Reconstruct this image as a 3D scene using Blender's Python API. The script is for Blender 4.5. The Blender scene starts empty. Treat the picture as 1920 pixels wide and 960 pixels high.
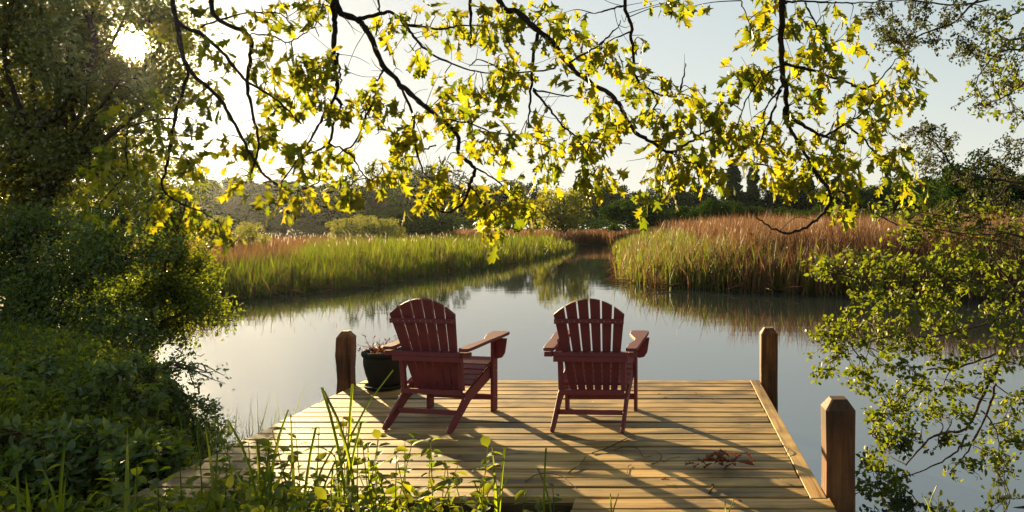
import bpy, bmesh, math
import numpy as np
from mathutils import Vector, Matrix, Quaternion

R = math.radians
rng = np.random.default_rng(7)
sc = bpy.context.scene
COL = sc.collection

# ------------------------------------------------------------------ camera, sky, sun, exposure
F = 1375.0            # focal length in pixels of a 1920 wide frame
PX, PY = 1260.0, 430.0  # principal point: a level camera, lens shifted
CZ = 1.89             # eye above the water (the deck is at 0.45)
cam = bpy.data.cameras.new('camera')
cam.sensor_width = 36.0
cam.lens = F / 1920 * 36
cam.shift_x = (960 - PX) / 1920
cam.shift_y = -(480 - PY) / 1920
cam.clip_start = 0.05
cam.clip_end = 6000
camo = bpy.data.objects.new('camera', cam)
camo.location = (0, 0, CZ)
camo.rotation_euler = (R(90), 0, 0)
COL.objects.link(camo)
sc.camera = camo

SUN = Vector(((250 - PX) / F, 1.0, (PY - 82) / F)).normalized()
EL = math.asin(SUN.z)
AZ = math.atan2(SUN.x, SUN.y)

w = bpy.data.worlds.new('World')
sc.world = w
w.use_nodes = True
nt = w.node_tree
nt.nodes.clear()
sky = nt.nodes.new('ShaderNodeTexSky')
sky.sky_type = 'NISHITA'
sky.sun_disc = False
sky.sun_elevation = EL
sky.sun_rotation = AZ
sky.altitude = 0
sky.air_density = 1.0
sky.dust_density = 0.2
sky.ozone_density = 1.0
bg = nt.nodes.new('ShaderNodeBackground')
bg.inputs['Strength'].default_value = 0.15
# the sun's own aureole: light scattered forward by the damp morning air
geo = nt.nodes.new('ShaderNodeTexCoord')
dot = nt.nodes.new('ShaderNodeVectorMath'); dot.operation = 'DOT_PRODUCT'
dot.inputs[1].default_value = SUN
nrm = nt.nodes.new('ShaderNodeVectorMath'); nrm.operation = 'NORMALIZE'
nt.links.new(geo.outputs['Generated'], nrm.inputs[0])
nt.links.new(nrm.outputs[0], dot.inputs[0])
def lobe(power, gain):
    mx = nt.nodes.new('ShaderNodeMath'); mx.operation = 'MAXIMUM'; mx.inputs[1].default_value = 0
    pw = nt.nodes.new('ShaderNodeMath'); pw.operation = 'POWER'; pw.inputs[1].default_value = power
    ml = nt.nodes.new('ShaderNodeMath'); ml.operation = 'MULTIPLY'; ml.inputs[1].default_value = gain
    nt.links.new(dot.outputs['Value'], mx.inputs[0]); nt.links.new(mx.outputs[0], pw.inputs[0]); nt.links.new(pw.outputs[0], ml.inputs[0])
    return ml.outputs[0]
add = nt.nodes.new('ShaderNodeMath'); add.operation = 'ADD'
ad0 = nt.nodes.new('ShaderNodeMath'); ad0.operation = 'ADD'
nt.links.new(lobe(14000, 30.0), ad0.inputs[0]); nt.links.new(lobe(1000, 0.9), ad0.inputs[1])
nt.links.new(ad0.outputs[0], add.inputs[0])
nt.links.new(lobe(160, 0.10), add.inputs[1])
bg2 = nt.nodes.new('ShaderNodeBackground')
bg2.inputs['Color'].default_value = (1.0, 0.78, 0.42, 1)
nt.links.new(add.outputs[0], bg2.inputs['Strength'])
hs = nt.nodes.new('ShaderNodeHueSaturation')
hs.inputs['Saturation'].default_value = 0.92
# sky colour compressed: evens out the brightness between the sun's side and the rest
k1 = nt.nodes.new('ShaderNodeVectorMath'); k1.operation = 'MULTIPLY_ADD'; k1.inputs[1].default_value = (.45, .45, .45); k1.inputs[2].default_value = (1, 1, 1)
k2 = nt.nodes.new('ShaderNodeVectorMath'); k2.operation = 'DIVIDE'
nt.links.new(sky.outputs[0], k1.inputs[0]); nt.links.new(sky.outputs[0], k2.inputs[0]); nt.links.new(k1.outputs[0], k2.inputs[1])
nt.links.new(k2.outputs[0], hs.inputs['Color'])
tn = nt.nodes.new('ShaderNodeMixRGB'); tn.blend_type = 'MULTIPLY'; tn.inputs[0].default_value = 1
tn.inputs[2].default_value = (.97, .94, .87, 1)   # warm grade multiplied into the sky colour
nt.links.new(hs.outputs[0], tn.inputs[1]); nt.links.new(tn.outputs[0], bg.inputs['Color'])
ash = nt.nodes.new('ShaderNodeAddShader')
nt.links.new(bg.outputs[0], ash.inputs[0]); nt.links.new(bg2.outputs[0], ash.inputs[1])
wo = nt.nodes.new('ShaderNodeOutputWorld')
nt.links.new(ash.outputs[0], wo.inputs['Surface'])

sl = bpy.data.lights.new('sun', 'SUN')
sl.energy = 5.0
sl.angle = R(0.55)
sl.color = (1.0, 0.75, 0.38)
slo = bpy.data.objects.new('sun', sl)
slo.rotation_euler = SUN.to_track_quat('Z', 'Y').to_euler()
slo.location = (-30, 40, 12)
COL.objects.link(slo)

sc.view_settings.view_transform = 'Standard'
sc.view_settings.look = 'None'
sc.view_settings.gamma = 1.0
sc.view_settings.use_curve_mapping = False
sc.view_settings.exposure = 1.92
sc.render.engine = 'CYCLES'
sc.cycles.use_denoising = True
sc.cycles.max_bounces = 8
sc.cycles.diffuse_bounces = 3
sc.cycles.glossy_bounces = 3
sc.cycles.transmission_bounces = 4
sc.cycles.volume_bounces = 0
sc.cycles.sample_clamp_indirect = 6.0
sc.cycles.caustics_reflective = False
sc.cycles.caustics_refractive = False

# ------------------------------------------------------------------ helpers
def P(px, py, Y):
    return Vector(((px - PX) / F * Y, Y, CZ - (py - PY) / F * Y))

ORD = ['first', 'second', 'third', 'fourth', 'fifth', 'sixth', 'seventh', 'eighth', 'ninth', 'tenth', 'eleventh', 'twelfth',
       'thirteenth', 'fourteenth', 'fifteenth', 'sixteenth', 'seventeenth', 'eighteenth', 'nineteenth', 'twentieth']
def nth(i):
    i += 1
    if i <= 20: return ORD[i - 1]
    tens = {2: 'twenty', 3: 'thirty', 4: 'forty', 5: 'fifty', 6: 'sixty', 7: 'seventy'}[i // 10]
    if i % 10 == 0: return tens[:-1] + 'ieth'
    return tens + '-' + ORD[i % 10 - 1]

def tag(o, label=None, cat=None, group=None, kind=None):
    if label: o['label'] = label
    if cat: o['category'] = cat
    if group: o['group'] = group
    if kind: o['kind'] = kind
    return o

def link(o, parent=None):
    COL.objects.link(o)
    if parent is not None: o.parent = parent
    return o

def empty(name, loc=(0, 0, 0), rz=0.0):
    o = bpy.data.objects.new(name, None)
    o.empty_display_size = 0.1
    o.location = loc
    o.rotation_euler = (0, 0, rz)
    return link(o)

def fmesh(name, V, faces, mat=None, smooth=False):
    """V: (n,3) array, faces: (m,k) array (all tris or all quads)"""
    me = bpy.data.meshes.new(name)
    V = np.asarray(V, dtype=np.float32); faces = np.asarray(faces, dtype=np.int32)
    k = faces.shape[1]
    me.vertices.add(len(V)); me.vertices.foreach_set('co', V.ravel())
    me.loops.add(faces.size); me.loops.foreach_set('vertex_index', faces.ravel())
    me.polygons.add(len(faces))
    me.polygons.foreach_set('loop_start', np.arange(0, faces.size, k, dtype=np.int32))
    me.polygons.foreach_set('loop_total', np.full(len(faces), k, dtype=np.int32))
    if smooth: me.polygons.foreach_set('use_smooth', np.ones(len(faces), dtype=bool))
    me.update(calc_edges=True)
    if mat: me.materials.append(mat)
    return me

def mobj(name, me, parent=None, loc=None):
    o = bpy.data.objects.new(name, me)
    if loc is not None: o.location = loc
    return link(o, parent)

def bm_mesh(name, bm, mat, smooth=False):
    me = bpy.data.meshes.new(name)
    bm.normal_update(); bm.to_mesh(me); bm.free()
    if mat: me.materials.append(mat)
    if smooth:
        for p in me.polygons: p.use_smooth = True
    return me

def box_mesh(name, x0, x1, y0, y1, z0, z1, mat, bev=0.003):
    bm = bmesh.new()
    vs = [bm.verts.new((x, y, z)) for z in (z0, z1) for y in (y0, y1) for x in (x0, x1)]
    for f in ((0, 2, 3, 1), (4, 5, 7, 6), (0, 1, 5, 4), (2, 6, 7, 3), (0, 4, 6, 2), (1, 3, 7, 5)):
        bm.faces.new([vs[i] for i in f])
    if bev: bmesh.ops.bevel(bm, geom=bm.edges[:], offset=bev, segments=1, affect='EDGES')
    return bm_mesh(name, bm, mat)

def prism_mesh(name, pts, axis, a0, a1, mat, bev=0.003):
    """polygon pts (u,v) swept along axis: 'x' -> (y,z), 'y' -> (x,z), 'z' -> (x,y)"""
    bm = bmesh.new()
    def mk(u, v, a):
        return {'x': (a, u, v), 'y': (u, a, v), 'z': (u, v, a)}[axis]
    A = [bm.verts.new(mk(u, v, a0)) for u, v in pts]
    B = [bm.verts.new(mk(u, v, a1)) for u, v in pts]
    n = len(pts)
    bm.faces.new(A); bm.faces.new(B[::-1])
    for i in range(n):
        bm.faces.new((A[i], B[i], B[(i + 1) % n], A[(i + 1) % n]))
    bmesh.ops.recalc_face_normals(bm, faces=bm.faces[:])
    if bev: bmesh.ops.bevel(bm, geom=bm.edges[:], offset=bev, segments=1, affect='EDGES')
    return bm_mesh(name, bm, mat)

def catmull(pts, n=5):
    pts = [np.asarray(p, float) for p in pts]
    if len(pts) < 3: n = max(n, 3)
    out = []
    for i in range(len(pts) - 1):
        p0 = pts[max(i - 1, 0)]; p1 = pts[i]; p2 = pts[i + 1]; p3 = pts[min(i + 2, len(pts) - 1)]
        for k in range(n):
            t = k / n
            out.append(0.5 * ((2 * p1) + (-p0 + p2) * t + (2 * p0 - 5 * p1 + 4 * p2 - p3) * t * t + (-p0 + 3 * p1 - 3 * p2 + p3) * t ** 3))
    out.append(pts[-1])
    return np.array(out)

def tube(pts, r0, r1, sides=6, wob=0.0):
    """vertex/quad arrays of a tapered tube along pts"""
    pts = np.asarray(pts, float); n = len(pts)
    T = np.gradient(pts, axis=0); T /= np.linalg.norm(T, axis=1, keepdims=True) + 1e-9
    up = np.array([0.31, 0.17, 0.93])
    A = np.cross(T, up); A /= np.linalg.norm(A, axis=1, keepdims=True) + 1e-9
    B = np.cross(T, A)
    rad = np.linspace(1, 0, n) ** 0.8 * (r0 - r1) + r1
    if wob: rad = rad * (1 + wob * rng.standard_normal(n))
    ang = np.arange(sides) * 2 * np.pi / sides
    V = pts[:, None, :] + rad[:, None, None] * (np.cos(ang)[None, :, None] * A[:, None, :] + np.sin(ang)[None, :, None] * B[:, None, :])
    V = V.reshape(-1, 3)
    i = np.arange(n - 1)[:, None] * sides; j = np.arange(sides)[None, :]; j2 = (j + 1) % sides
    Q = np.stack([i + j, i + j2, i + sides + j2, i + sides + j], -1).reshape(-1, 4)
    return V, Q

class Acc:
    """gathers vertex / face arrays into one mesh"""
    def __init__(s): s.V = []; s.F = []; s.n = 0
    def add(s, V, Fc):
        s.V.append(np.asarray(V, np.float32)); s.F.append(np.asarray(Fc, np.int32) + s.n); s.n += len(V)
    def mesh(s, name, mat, smooth=False):
        return fmesh(name, np.concatenate(s.V), np.concatenate(s.F), mat, smooth)

def unit(a): return a / (np.linalg.norm(a, axis=-1, keepdims=True) + 1e-9)

def leaves(C, D, Nn, L, W, shape=4):
    """C base points (n,3), D directions, Nn rough normals, L/W sizes -> folded leaf blades, tris"""
    n = len(C)
    D = unit(D); S = unit(np.cross(D, Nn)); Nn = np.cross(S, D)
    L = np.broadcast_to(L, (n,))[:, None]; W = np.broadcast_to(W, (n,))[:, None]
    if shape == 4:
        V = np.stack([C, C + D * L * .45 + S * W * .5 + Nn * W * .15, C + D * L - Nn * L * .12, C + D * L * .45 - S * W * .5 + Nn * W * .15], 1)
        Ft = np.array([[0, 1, 2], [0, 2, 3]])
        k = 4
    else:
        V = np.stack([C, C + D * L * .3 + S * W * .45 + Nn * W * .14, C + D * L * .68 + S * W * .4 + Nn * (W * .12 - L * .05),
                      C + D * L - Nn * L * .15, C + D * L * .68 - S * W * .4 + Nn * (W * .12 - L * .05), C + D * L * .3 - S * W * .45 + Nn * W * .14,
                      C + D * L * .5 - Nn * L * .02], 1)
        Ft = np.array([[0, 1, 6], [1, 2, 6], [2, 3, 6], [3, 4, 6], [4, 5, 6], [5, 0, 6]])
        k = 7
    Fc = (np.arange(n)[:, None, None] * k + Ft[None]).reshape(-1, 3)
    return V.reshape(-1, 3), Fc

def rand_dirs(n, up=0.0):
    d = rng.standard_normal((n, 3)); d = unit(d); d[:, 2] += up
    return unit(d)

# ------------------------------------------------------------------ materials
def new_mat(name):
    m = bpy.data.materials.new(name); m.use_nodes = True
    t = m.node_tree; t.nodes.clear()
    out = t.nodes.new('ShaderNodeOutputMaterial')
    return m, t, out
def nd(t, typ, **kw):
    n = t.nodes.new(typ)
    for k, v in kw.items(): setattr(n, k, v)
    return n
def ramp(t, src, stops):
    r = t.nodes.new('ShaderNodeValToRGB')
    el = r.color_ramp.elements
    while len(el) > 1: el.remove(el[-1])
    el[0].position = stops[0][0]; el[0].color = (*stops[0][1], 1)
    for p, c in stops[1:]:
        e = el.new(p); e.color = (*c, 1)
    t.links.new(src, r.inputs[0])
    return r.outputs[0]
def bump(t, src, strength, dist=0.01):
    b = t.nodes.new('ShaderNodeBump'); b.inputs['Strength'].default_value = strength; b.inputs['Distance'].default_value = dist
    t.links.new(src, b.inputs['Height'])
    return b.outputs[0]

def leaf_mat(name, cols, tcols, trans=0.5, rough=0.45, spec=0.35):
    m, t, out = new_mat(name)
    g = nd(t, 'ShaderNodeNewGeometry'); oi = nd(t, 'ShaderNodeObjectInfo')
    a = nd(t, 'ShaderNodeMath', operation='ADD'); fr = nd(t, 'ShaderNodeMath', operation='FRACT')
    t.links.new(g.outputs['Random Per Island'], a.inputs[0]); t.links.new(oi.outputs['Random'], a.inputs[1]); t.links.new(a.outputs[0], fr.inputs[0])
    n = len(cols)
    c1 = ramp(t, fr.outputs[0], [(i / max(n - 1, 1), c) for i, c in enumerate(cols)])
    c2 = ramp(t, fr.outputs[0], [(i / max(len(tcols) - 1, 1), c) for i, c in enumerate(tcols)])
    p = nd(t, 'ShaderNodeBsdfPrincipled')
    p.inputs['Roughness'].default_value = rough; p.inputs['Specular IOR Level'].default_value = spec
    t.links.new(c1, p.inputs['Base Color'])
    tr = nd(t, 'ShaderNodeBsdfTranslucent'); t.links.new(c2, tr.inputs['Color'])
    mx = nd(t, 'ShaderNodeMixShader'); mx.inputs[0].default_value = trans
    t.links.new(p.outputs[0], mx.inputs[1]); t.links.new(tr.outputs[0], mx.inputs[2])
    t.links.new(mx.outputs[0], out.inputs['Surface'])
    return m

def bark_mat(name, c0, c1, scale=30, spec=0.2):
    m, t, out = new_mat(name)
    tc = nd(t, 'ShaderNodeTexCoord')
    no = nd(t, 'ShaderNodeTexNoise'); no.inputs['Scale'].default_value = scale; no.inputs['Detail'].default_value = 5
    t.links.new(tc.outputs['Object'], no.inputs['Vector'])
    p = nd(t, 'ShaderNodeBsdfPrincipled'); p.inputs['Roughness'].default_value = .85; p.inputs['Specular IOR Level'].default_value = spec
    t.links.new(ramp(t, no.outputs['Fac'], [(.3, c0), (.7, c1)]), p.inputs['Base Color'])
    t.links.new(bump(t, no.outputs['Fac'], .6, .02), p.inputs['Normal'])
    t.links.new(p.outputs[0], out.inputs['Surface'])
    return m

def wood_mat(name, dark, mid, light, axis='x', rough=.55, wear=.5):
    m, t, out = new_mat(name)
    tc = nd(t, 'ShaderNodeTexCoord'); oi = nd(t, 'ShaderNodeObjectInfo')
    cb = nd(t, 'ShaderNodeCombineXYZ')
    ml = nd(t, 'ShaderNodeMath', operation='MULTIPLY'); ml.inputs[1].default_value = 37.0
    t.links.new(oi.outputs['Random'], ml.inputs[0])
    for i in range(3): t.links.new(ml.outputs[0], cb.inputs[i])
    va = nd(t, 'ShaderNodeVectorMath', operation='ADD')
    t.links.new(tc.outputs['Object'], va.inputs[0]); t.links.new(cb.outputs[0], va.inputs[1])
    def mapped(s):
        mp = nd(t, 'ShaderNodeMapping'); mp.inputs['Scale'].default_value = s
        t.links.new(va.outputs[0], mp.inputs['Vector']); return mp.outputs[0]
    st = {'x': (1.2, 26, 26), 'z': (26, 26, 1.6)}[axis]
    st2 = {'x': (.7, 5, 5), 'z': (6, 6, 1.0)}[axis]
    n1 = nd(t, 'ShaderNodeTexNoise'); n1.inputs['Scale'].default_value = 1.6; n1.inputs['Detail'].default_value = 7; n1.inputs['Distortion'].default_value = .7
    t.links.new(mapped(st), n1.inputs['Vector'])
    n2 = nd(t, 'ShaderNodeTexNoise'); n2.inputs['Scale'].default_value = 1.3; n2.inputs['Detail'].default_value = 4
    t.links.new(mapped(st2), n2.inputs['Vector'])
    kn = nd(t, 'ShaderNodeTexVoronoi'); kn.inputs['Scale'].default_value = 1.0
    t.links.new(mapped({'x': (2.2, 6, 6), 'z': (6, 6, 2.2)}[axis]), kn.inputs['Vector'])
    mixv = nd(t, 'ShaderNodeMath', operation='MULTIPLY_ADD'); mixv.inputs[1].default_value = .45
    sc2 = nd(t, 'ShaderNodeMath', operation='MULTIPLY'); sc2.inputs[1].default_value = .55
    t.links.new(n2.outputs['Fac'], sc2.inputs[0])
    t.links.new(n1.outputs['Fac'], mixv.inputs[0]); t.links.new(sc2.outputs[0], mixv.inputs[2])
    c = ramp(t, mixv.outputs[0], [(.36, dark), (.49, mid), (.62, light)])
    # knots and per-board tint
    kr = ramp(t, kn.outputs['Distance'], [(.03, (.25, .17, .1)), (.09, (1, 1, 1))])
    mk = nd(t, 'ShaderNodeMixRGB', blend_type='MULTIPLY'); mk.inputs[0].default_value = .8
    t.links.new(c, mk.inputs[1]); t.links.new(kr, mk.inputs[2])
    tint = ramp(t, oi.outputs['Random'], [(0, (.60, .60, .52)), (.25, (1, .95, .86)), (.5, (.75, .74, .64)), (.75, (1.1, 1.0, .80)), (1, (.85, .76, .64))])
    mt = nd(t, 'ShaderNodeMixRGB', blend_type='MULTIPLY'); mt.inputs[0].default_value = 1
    t.links.new(mk.outputs[0], mt.inputs[1]); t.links.new(tint, mt.inputs[2])
    # mossy, dirty patches
    n3 = nd(t, 'ShaderNodeTexNoise'); n3.inputs['Scale'].default_value = 2.4; n3.inputs['Detail'].default_value = 6
    t.links.new(va.outputs[0], n3.inputs['Vector'])
    pf = ramp(t, n3.outputs['Fac'], [(.46, (0, 0, 0)), (.66, (wear, wear, wear))])
    md = nd(t, 'ShaderNodeMixRGB', blend_type='MIX'); md.inputs[2].default_value = (dark[0] * .7, dark[1] * .85, dark[2] * .8, 1)
    t.links.new(pf, md.inputs[0]); t.links.new(mt.outputs[0], md.inputs[1])
    p = nd(t, 'ShaderNodeBsdfPrincipled'); p.inputs['Specular IOR Level'].default_value = .35
    t.links.new(md.outputs[0], p.inputs['Base Color'])
    rr = nd(t, 'ShaderNodeMapRange'); rr.inputs['To Min'].default_value = rough - .1; rr.inputs['To Max'].default_value = rough + .2
    t.links.new(n1.outputs['Fac'], rr.inputs['Value']); t.links.new(rr.outputs[0], p.inputs['Roughness'])
    t.links.new(bump(t, n1.outputs['Fac'], .35, .006), p.inputs['Normal'])
    t.links.new(p.outputs[0], out.inputs['Surface'])
    return m

def plain_mat(name, c0, c1, scale=8, rough=.5, spec=.4, bmp=.1, metal=0.0):
    m, t, out = new_mat(name)
    tc = nd(t, 'ShaderNodeTexCoord')
    no = nd(t, 'ShaderNodeTexNoise'); no.inputs['Scale'].default_value = scale; no.inputs['Detail'].default_value = 5
    t.links.new(tc.outputs['Object'], no.inputs['Vector'])
    p = nd(t, 'ShaderNodeBsdfPrincipled'); p.inputs['Roughness'].default_value = rough; p.inputs['Specular IOR Level'].default_value = spec; p.inputs['Metallic'].default_value = metal
    t.links.new(ramp(t, no.outputs['Fac'], [(.3, c0), (.7, c1)]), p.inputs['Base Color'])
    if bmp: t.links.new(bump(t, no.outputs['Fac'], bmp, .01), p.inputs['Normal'])
    t.links.new(p.outputs[0], out.inputs['Surface'])
    return m

M_deck = wood_mat('weathered_deck_wood', (.09, .052, .022), (.38, .25, .095), (.60, .42, .18), 'x', .58, .8)
M_trim = M_deck
M_post = wood_mat('post_wood', (.04, .015, .006), (.17, .068, .022), (.32, .145, .05), 'z', .65, .8)
M_under = wood_mat('framing_wood', (.03, .02, .012), (.07, .045, .025), (.11, .075, .04), 'x', .8, .4)
M_chair = plain_mat('burgundy_poly_lumber', (.138, .033, .036), (.160, .039, .041), 14, .6, .22, .06)
M_screw = plain_mat('steel_screw', (.5, .5, .5), (.6, .6, .6), 5, .3, .5, 0, .9)
M_pot = plain_mat('dark_glazed_pot', (.012, .012, .008), (.022, .020, .013), 9, .7, .2, .2)
M_soil = plain_mat('soil', (.02, .013, .008), (.05, .03, .018), 40, .95, .1, .8)
M_bark = bark_mat('oak_bark', (.010, .008, .006), (.04, .03, .022), 40)
M_bark2 = bark_mat('grey_bark', (.03, .022, .016), (.09, .06, .045), 25)
M_twig = bark_mat('twig', (.04, .022, .012), (.10, .055, .03), 60)
M_oak = leaf_mat('oak_leaf', [(.05, .075, .010), (.085, .10, .012), (.11, .11, .012), (.04, .065, .010)], [(.12, .18, .006), (.30, .32, .008), (.46, .41, .010), (.22, .27, .007), (.58, .48, .012), (.17, .22, .006)], .58, .45, .3)
M_ltree = leaf_mat('tree_leaf', [(.09, .115, .04), (.12, .135, .04), (.07, .10, .04)], [(.24, .28, .015), (.34, .29, .02), (.15, .22, .02)], .42, .45, .35)
M_lshrub = leaf_mat('shrub_leaf', [(.10, .145, .05), (.12, .16, .05), (.07, .115, .045)], [(.18, .27, .012), (.24, .29, .015), (.12, .20, .015)], .42, .4, .4)
M_rshrub = leaf_mat('alder_leaf', [(.07, .10, .012), (.10, .125, .014), (.05, .085, .012)], [(.11, .16, .008), (.32, .33, .012), (.16, .22, .01), (.25, .29, .01)], .48, .5, .3)
M_jun = leaf_mat('juniper_scale', [(.04, .06, .02), (.055, .07, .022)], [(.09, .12, .015), (.13, .13, .02)], .3, .6, .2)
M_herb = leaf_mat('herb_leaf', [(.085, .125, .032), (.12, .15, .036), (.06, .10, .03)], [(.30, .38, .01), (.46, .44, .012), (.20, .30, .01)], .5, .55, .2)
M_blade = leaf_mat('blade_leaf', [(.05, .085, .012), (.07, .10, .012)], [(.30, .40, .012), (.40, .44, .012)], .5, .35, .45)
def reed_mat(name, cols, tcols, trans, patch_scale):
    m = leaf_mat(name, cols, tcols, trans, .55, .2)
    t = m.node_tree
    # stands of different age: colour drifts from clump to clump
    tc = nd(t, 'ShaderNodeTexCoord'); no = nd(t, 'ShaderNodeTexNoise'); no.inputs['Scale'].default_value = patch_scale; no.inputs['Detail'].default_value = 3
    mp = nd(t, 'ShaderNodeMapping'); mp.inputs['Scale'].default_value = (1, 1, .12)
    t.links.new(tc.outputs['Object'], mp.inputs['Vector']); t.links.new(mp.outputs[0], no.inputs['Vector'])
    fr = [n for n in t.nodes if n.type == 'MATH' and n.operation == 'FRACT'][0]
    mr = nd(t, 'ShaderNodeMapRange'); mr.inputs['From Min'].default_value = .3; mr.inputs['From Max'].default_value = .7
    t.links.new(no.outputs['Fac'], mr.inputs['Value'])
    mx = nd(t, 'ShaderNodeMath', operation='MULTIPLY_ADD'); mx.inputs[1].default_value = .5
    h = nd(t, 'ShaderNodeMath', operation='MULTIPLY'); h.inputs[1].default_value = .5
    t.links.new(mr.outputs[0], h.inputs[0]); t.links.new(fr.outputs[0], mx.inputs[0]); t.links.new(h.outputs[0], mx.inputs[2])
    for r in [n for n in t.nodes if n.type == 'VALTORGB']: t.links.new(mx.outputs[0], r.inputs[0])
    return m
M_rgreen = reed_mat('green_reed', [(.03, .05, .010), (.07, .10, .015), (.11, .13, .02), (.07, .055, .02), (.15, .10, .05)], [(.035, .065, .007), (.11, .165, .009), (.23, .27, .011), (.085, .065, .014), (.20, .14, .05)], .45, .9)
M_rbrown = reed_mat('dry_reed', [(.06, .03, .016), (.14, .070, .034), (.19, .105, .05), (.10, .048, .024), (.27, .18, .10)], [(.07, .03, .012), (.165, .075, .032), (.23, .12, .05), (.10, .04, .018), (.32, .21, .11)], .4, .7)
M_bgrass = leaf_mat('bank_grass_blade', [(.035, .06, .014), (.05, .075, .016), (.07, .075, .022)], [(.09, .14, .01), (.14, .18, .012), (.16, .15, .03)], .4, .5, .3)
M_fluff = leaf_mat('seed_fluff', [(.38, .32, .26), (.48, .40, .34)], [(.42, .35, .28), (.5, .42, .35)], .5, .7, .1)
M_dry = leaf_mat('dry_leaf', [(.14, .05, .025), (.20, .075, .035), (.09, .04, .02)], [(.3, .08, .03), (.25, .08, .03)], .25, .6, .25)
M_red = leaf_mat('red_leaf', [(.35, .04, .02), (.4, .05, .02)], [(.6, .06, .02), (.6, .06, .02)], .4, .5, .3)
M_far = [leaf_mat('far_leaf_dark', [(.016, .040, .012), (.024, .048, .013)], [(.03, .07, .008), (.045, .08, .009)], .2, .9, .0),
         leaf_mat('far_leaf_mid', [(.026, .058, .014), (.036, .066, .015)], [(.055, .11, .010), (.075, .12, .011)], .25, .9, .0),
         leaf_mat('far_leaf_light', [(.10, .12, .025), (.13, .14, .03)], [(.30, .32, .03), (.36, .34, .035)], .45, .6, .15)]

# ground
m, t, out = new_mat('bank_soil'); M_ground = m
tc = nd(t, 'ShaderNodeTexCoord'); no = nd(t, 'ShaderNodeTexNoise'); no.inputs['Scale'].default_value = 1.7; no.inputs['Detail'].default_value = 9
t.links.new(tc.outputs['Object'], no.inputs['Vector'])
p = nd(t, 'ShaderNodeBsdfPrincipled'); p.inputs['Roughness'].default_value = .95; p.inputs['Specular IOR Level'].default_value = .1
t.links.new(ramp(t, no.outputs['Fac'], [(.3, (.02, .015, .009)), (.5, (.035, .035, .014)), (.7, (.07, .05, .025))]), p.inputs['Base Color'])
t.links.new(bump(t, no.outputs['Fac'], 1, .1), p.inputs['Normal']); t.links.new(p.outputs[0], out.inputs['Surface'])

# water
m, t, out = new_mat('pond_water'); M_water = m
tc = nd(t, 'ShaderNodeTexCoord')
mp = nd(t, 'ShaderNodeMapping'); mp.inputs['Scale'].default_value = (1.0, 2.2, 1)
t.links.new(tc.outputs['Object'], mp.inputs['Vector'])
n1 = nd(t, 'ShaderNodeTexNoise'); n1.inputs['Scale'].default_value = .8; n1.inputs['Detail'].default_value = 3
n2 = nd(t, 'ShaderNodeTexNoise'); n2.inputs['Scale'].default_value = 6; n2.inputs['Detail'].default_value = 2
t.links.new(mp.outputs[0], n1.inputs['Vector']); t.links.new(mp.outputs[0], n2.inputs['Vector'])
ad = nd(t, 'ShaderNodeMath', operation='MULTIPLY_ADD'); ad.inputs[1].default_value = .12
t.links.new(n2.outputs['Fac'], ad.inputs[0]); t.links.new(n1.outputs['Fac'], ad.inputs[2])
p = nd(t, 'ShaderNodeBsdfPrincipled'); p.inputs['Roughness'].default_value = .025; p.inputs['IOR'].default_value = 4.2
p.inputs['Base Color'].default_value = (.018, .024, .022, 1)
t.links.new(bump(t, ad.outputs[0], .035, .05), p.inputs['Normal']); t.links.new(p.outputs[0], out.inputs['Surface'])

# ------------------------------------------------------------------ terrain and water
POND = np.array([(-.5, 3.7), (-1.6, 3.9), (-2.7, 4.5), (-3.6, 5.6), (-5.1, 7.7), (-8.2, 11.5), (-12.5, 15.5), (-12.2, 18.6), (-11.2, 21.7), (-10.3, 24.8), (-10.2, 30.6), (-8.9, 38.8),
                 (-8.6, 57.8), (-11.2, 88), (-9.6, 92), (-7.6, 88), (-4.9, 65), (-2.3, 37), (-1.5, 26.8), (-.1, 23.8), (2.3, 22.6), (4.65, 21.5), (9, 20), (13.5, 17), (9.5, 12), (6.2, 8.5),
                 (3.9, 5.8), (2.6, 4.4), (1.2, 3.9)], float)
def sdist(x, y):
    """distance to the shoreline, positive on land"""
    x = np.asarray(x, float); y = np.asarray(y, float)
    best = np.full(x.shape, 1e9); inside = np.zeros(x.shape, bool)
    n = len(POND)
    for i in range(n):
        ax, ay = POND[i]; bx, by = POND[(i + 1) % n]
        dx, dy = bx - ax, by - ay
        tt = np.clip(((x - ax) * dx + (y - ay) * dy) / (dx * dx + dy * dy), 0, 1)
        best = np.minimum(best, np.hypot(x - ax - tt * dx, y - ay - tt * dy))
        cr = ((ay > y) != (by > y)) & (x < (bx - ax) * (y - ay) / (by - ay + 1e-12) + ax)
        inside ^= cr
    return np.where(inside, -best, best)
def height(x, y):
    x = np.asarray(x, float); y = np.asarray(y, float)
    d = sdist(x, y)
    und = .05 * np.sin(x * 1.3 + y * .7) + .04 * np.sin(x * .6 - y * 1.9 + 1)
    near = .04 + .24 * (1 - np.exp(-np.maximum(d, 0) / .9)) + und * np.clip(d, 0, 1)
    near = near + np.clip((-x - 3.4) / 4, 0, 1) * .25 * np.clip(d / 2, 0, 1)
    near = np.where((x > -.9) & (x < 1.2) & (y < 4.2), np.minimum(near, .27), near)
    far = .03 + .04 * np.clip(d, 0, 3) + np.clip((y - 27) / 45, 0, 1) * np.clip((x + 6) / 10, 0, 1) * 1.0 + np.clip((y - 70) / 60, 0, 1) * .5
    k = np.clip((y - 11) / 6, 0, 1)
    land = near * (1 - k) + far * k
    return np.where(d > 0, land, -np.minimum(.9, -d * .4))
g = np.linspace(-1, 1, 281)
gx = np.sinh(g * 5.2) / np.sinh(5.2) * 1600
gy = np.sinh(np.linspace(-.72, 1, 281) * 5.2) / np.sinh(5.2) * 1600 + 5
X, Yg = np.meshgrid(gx, gy)
Z = height(X.ravel(), Yg.ravel())
V = np.stack([X.ravel(), Yg.ravel(), Z], 1)
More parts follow.
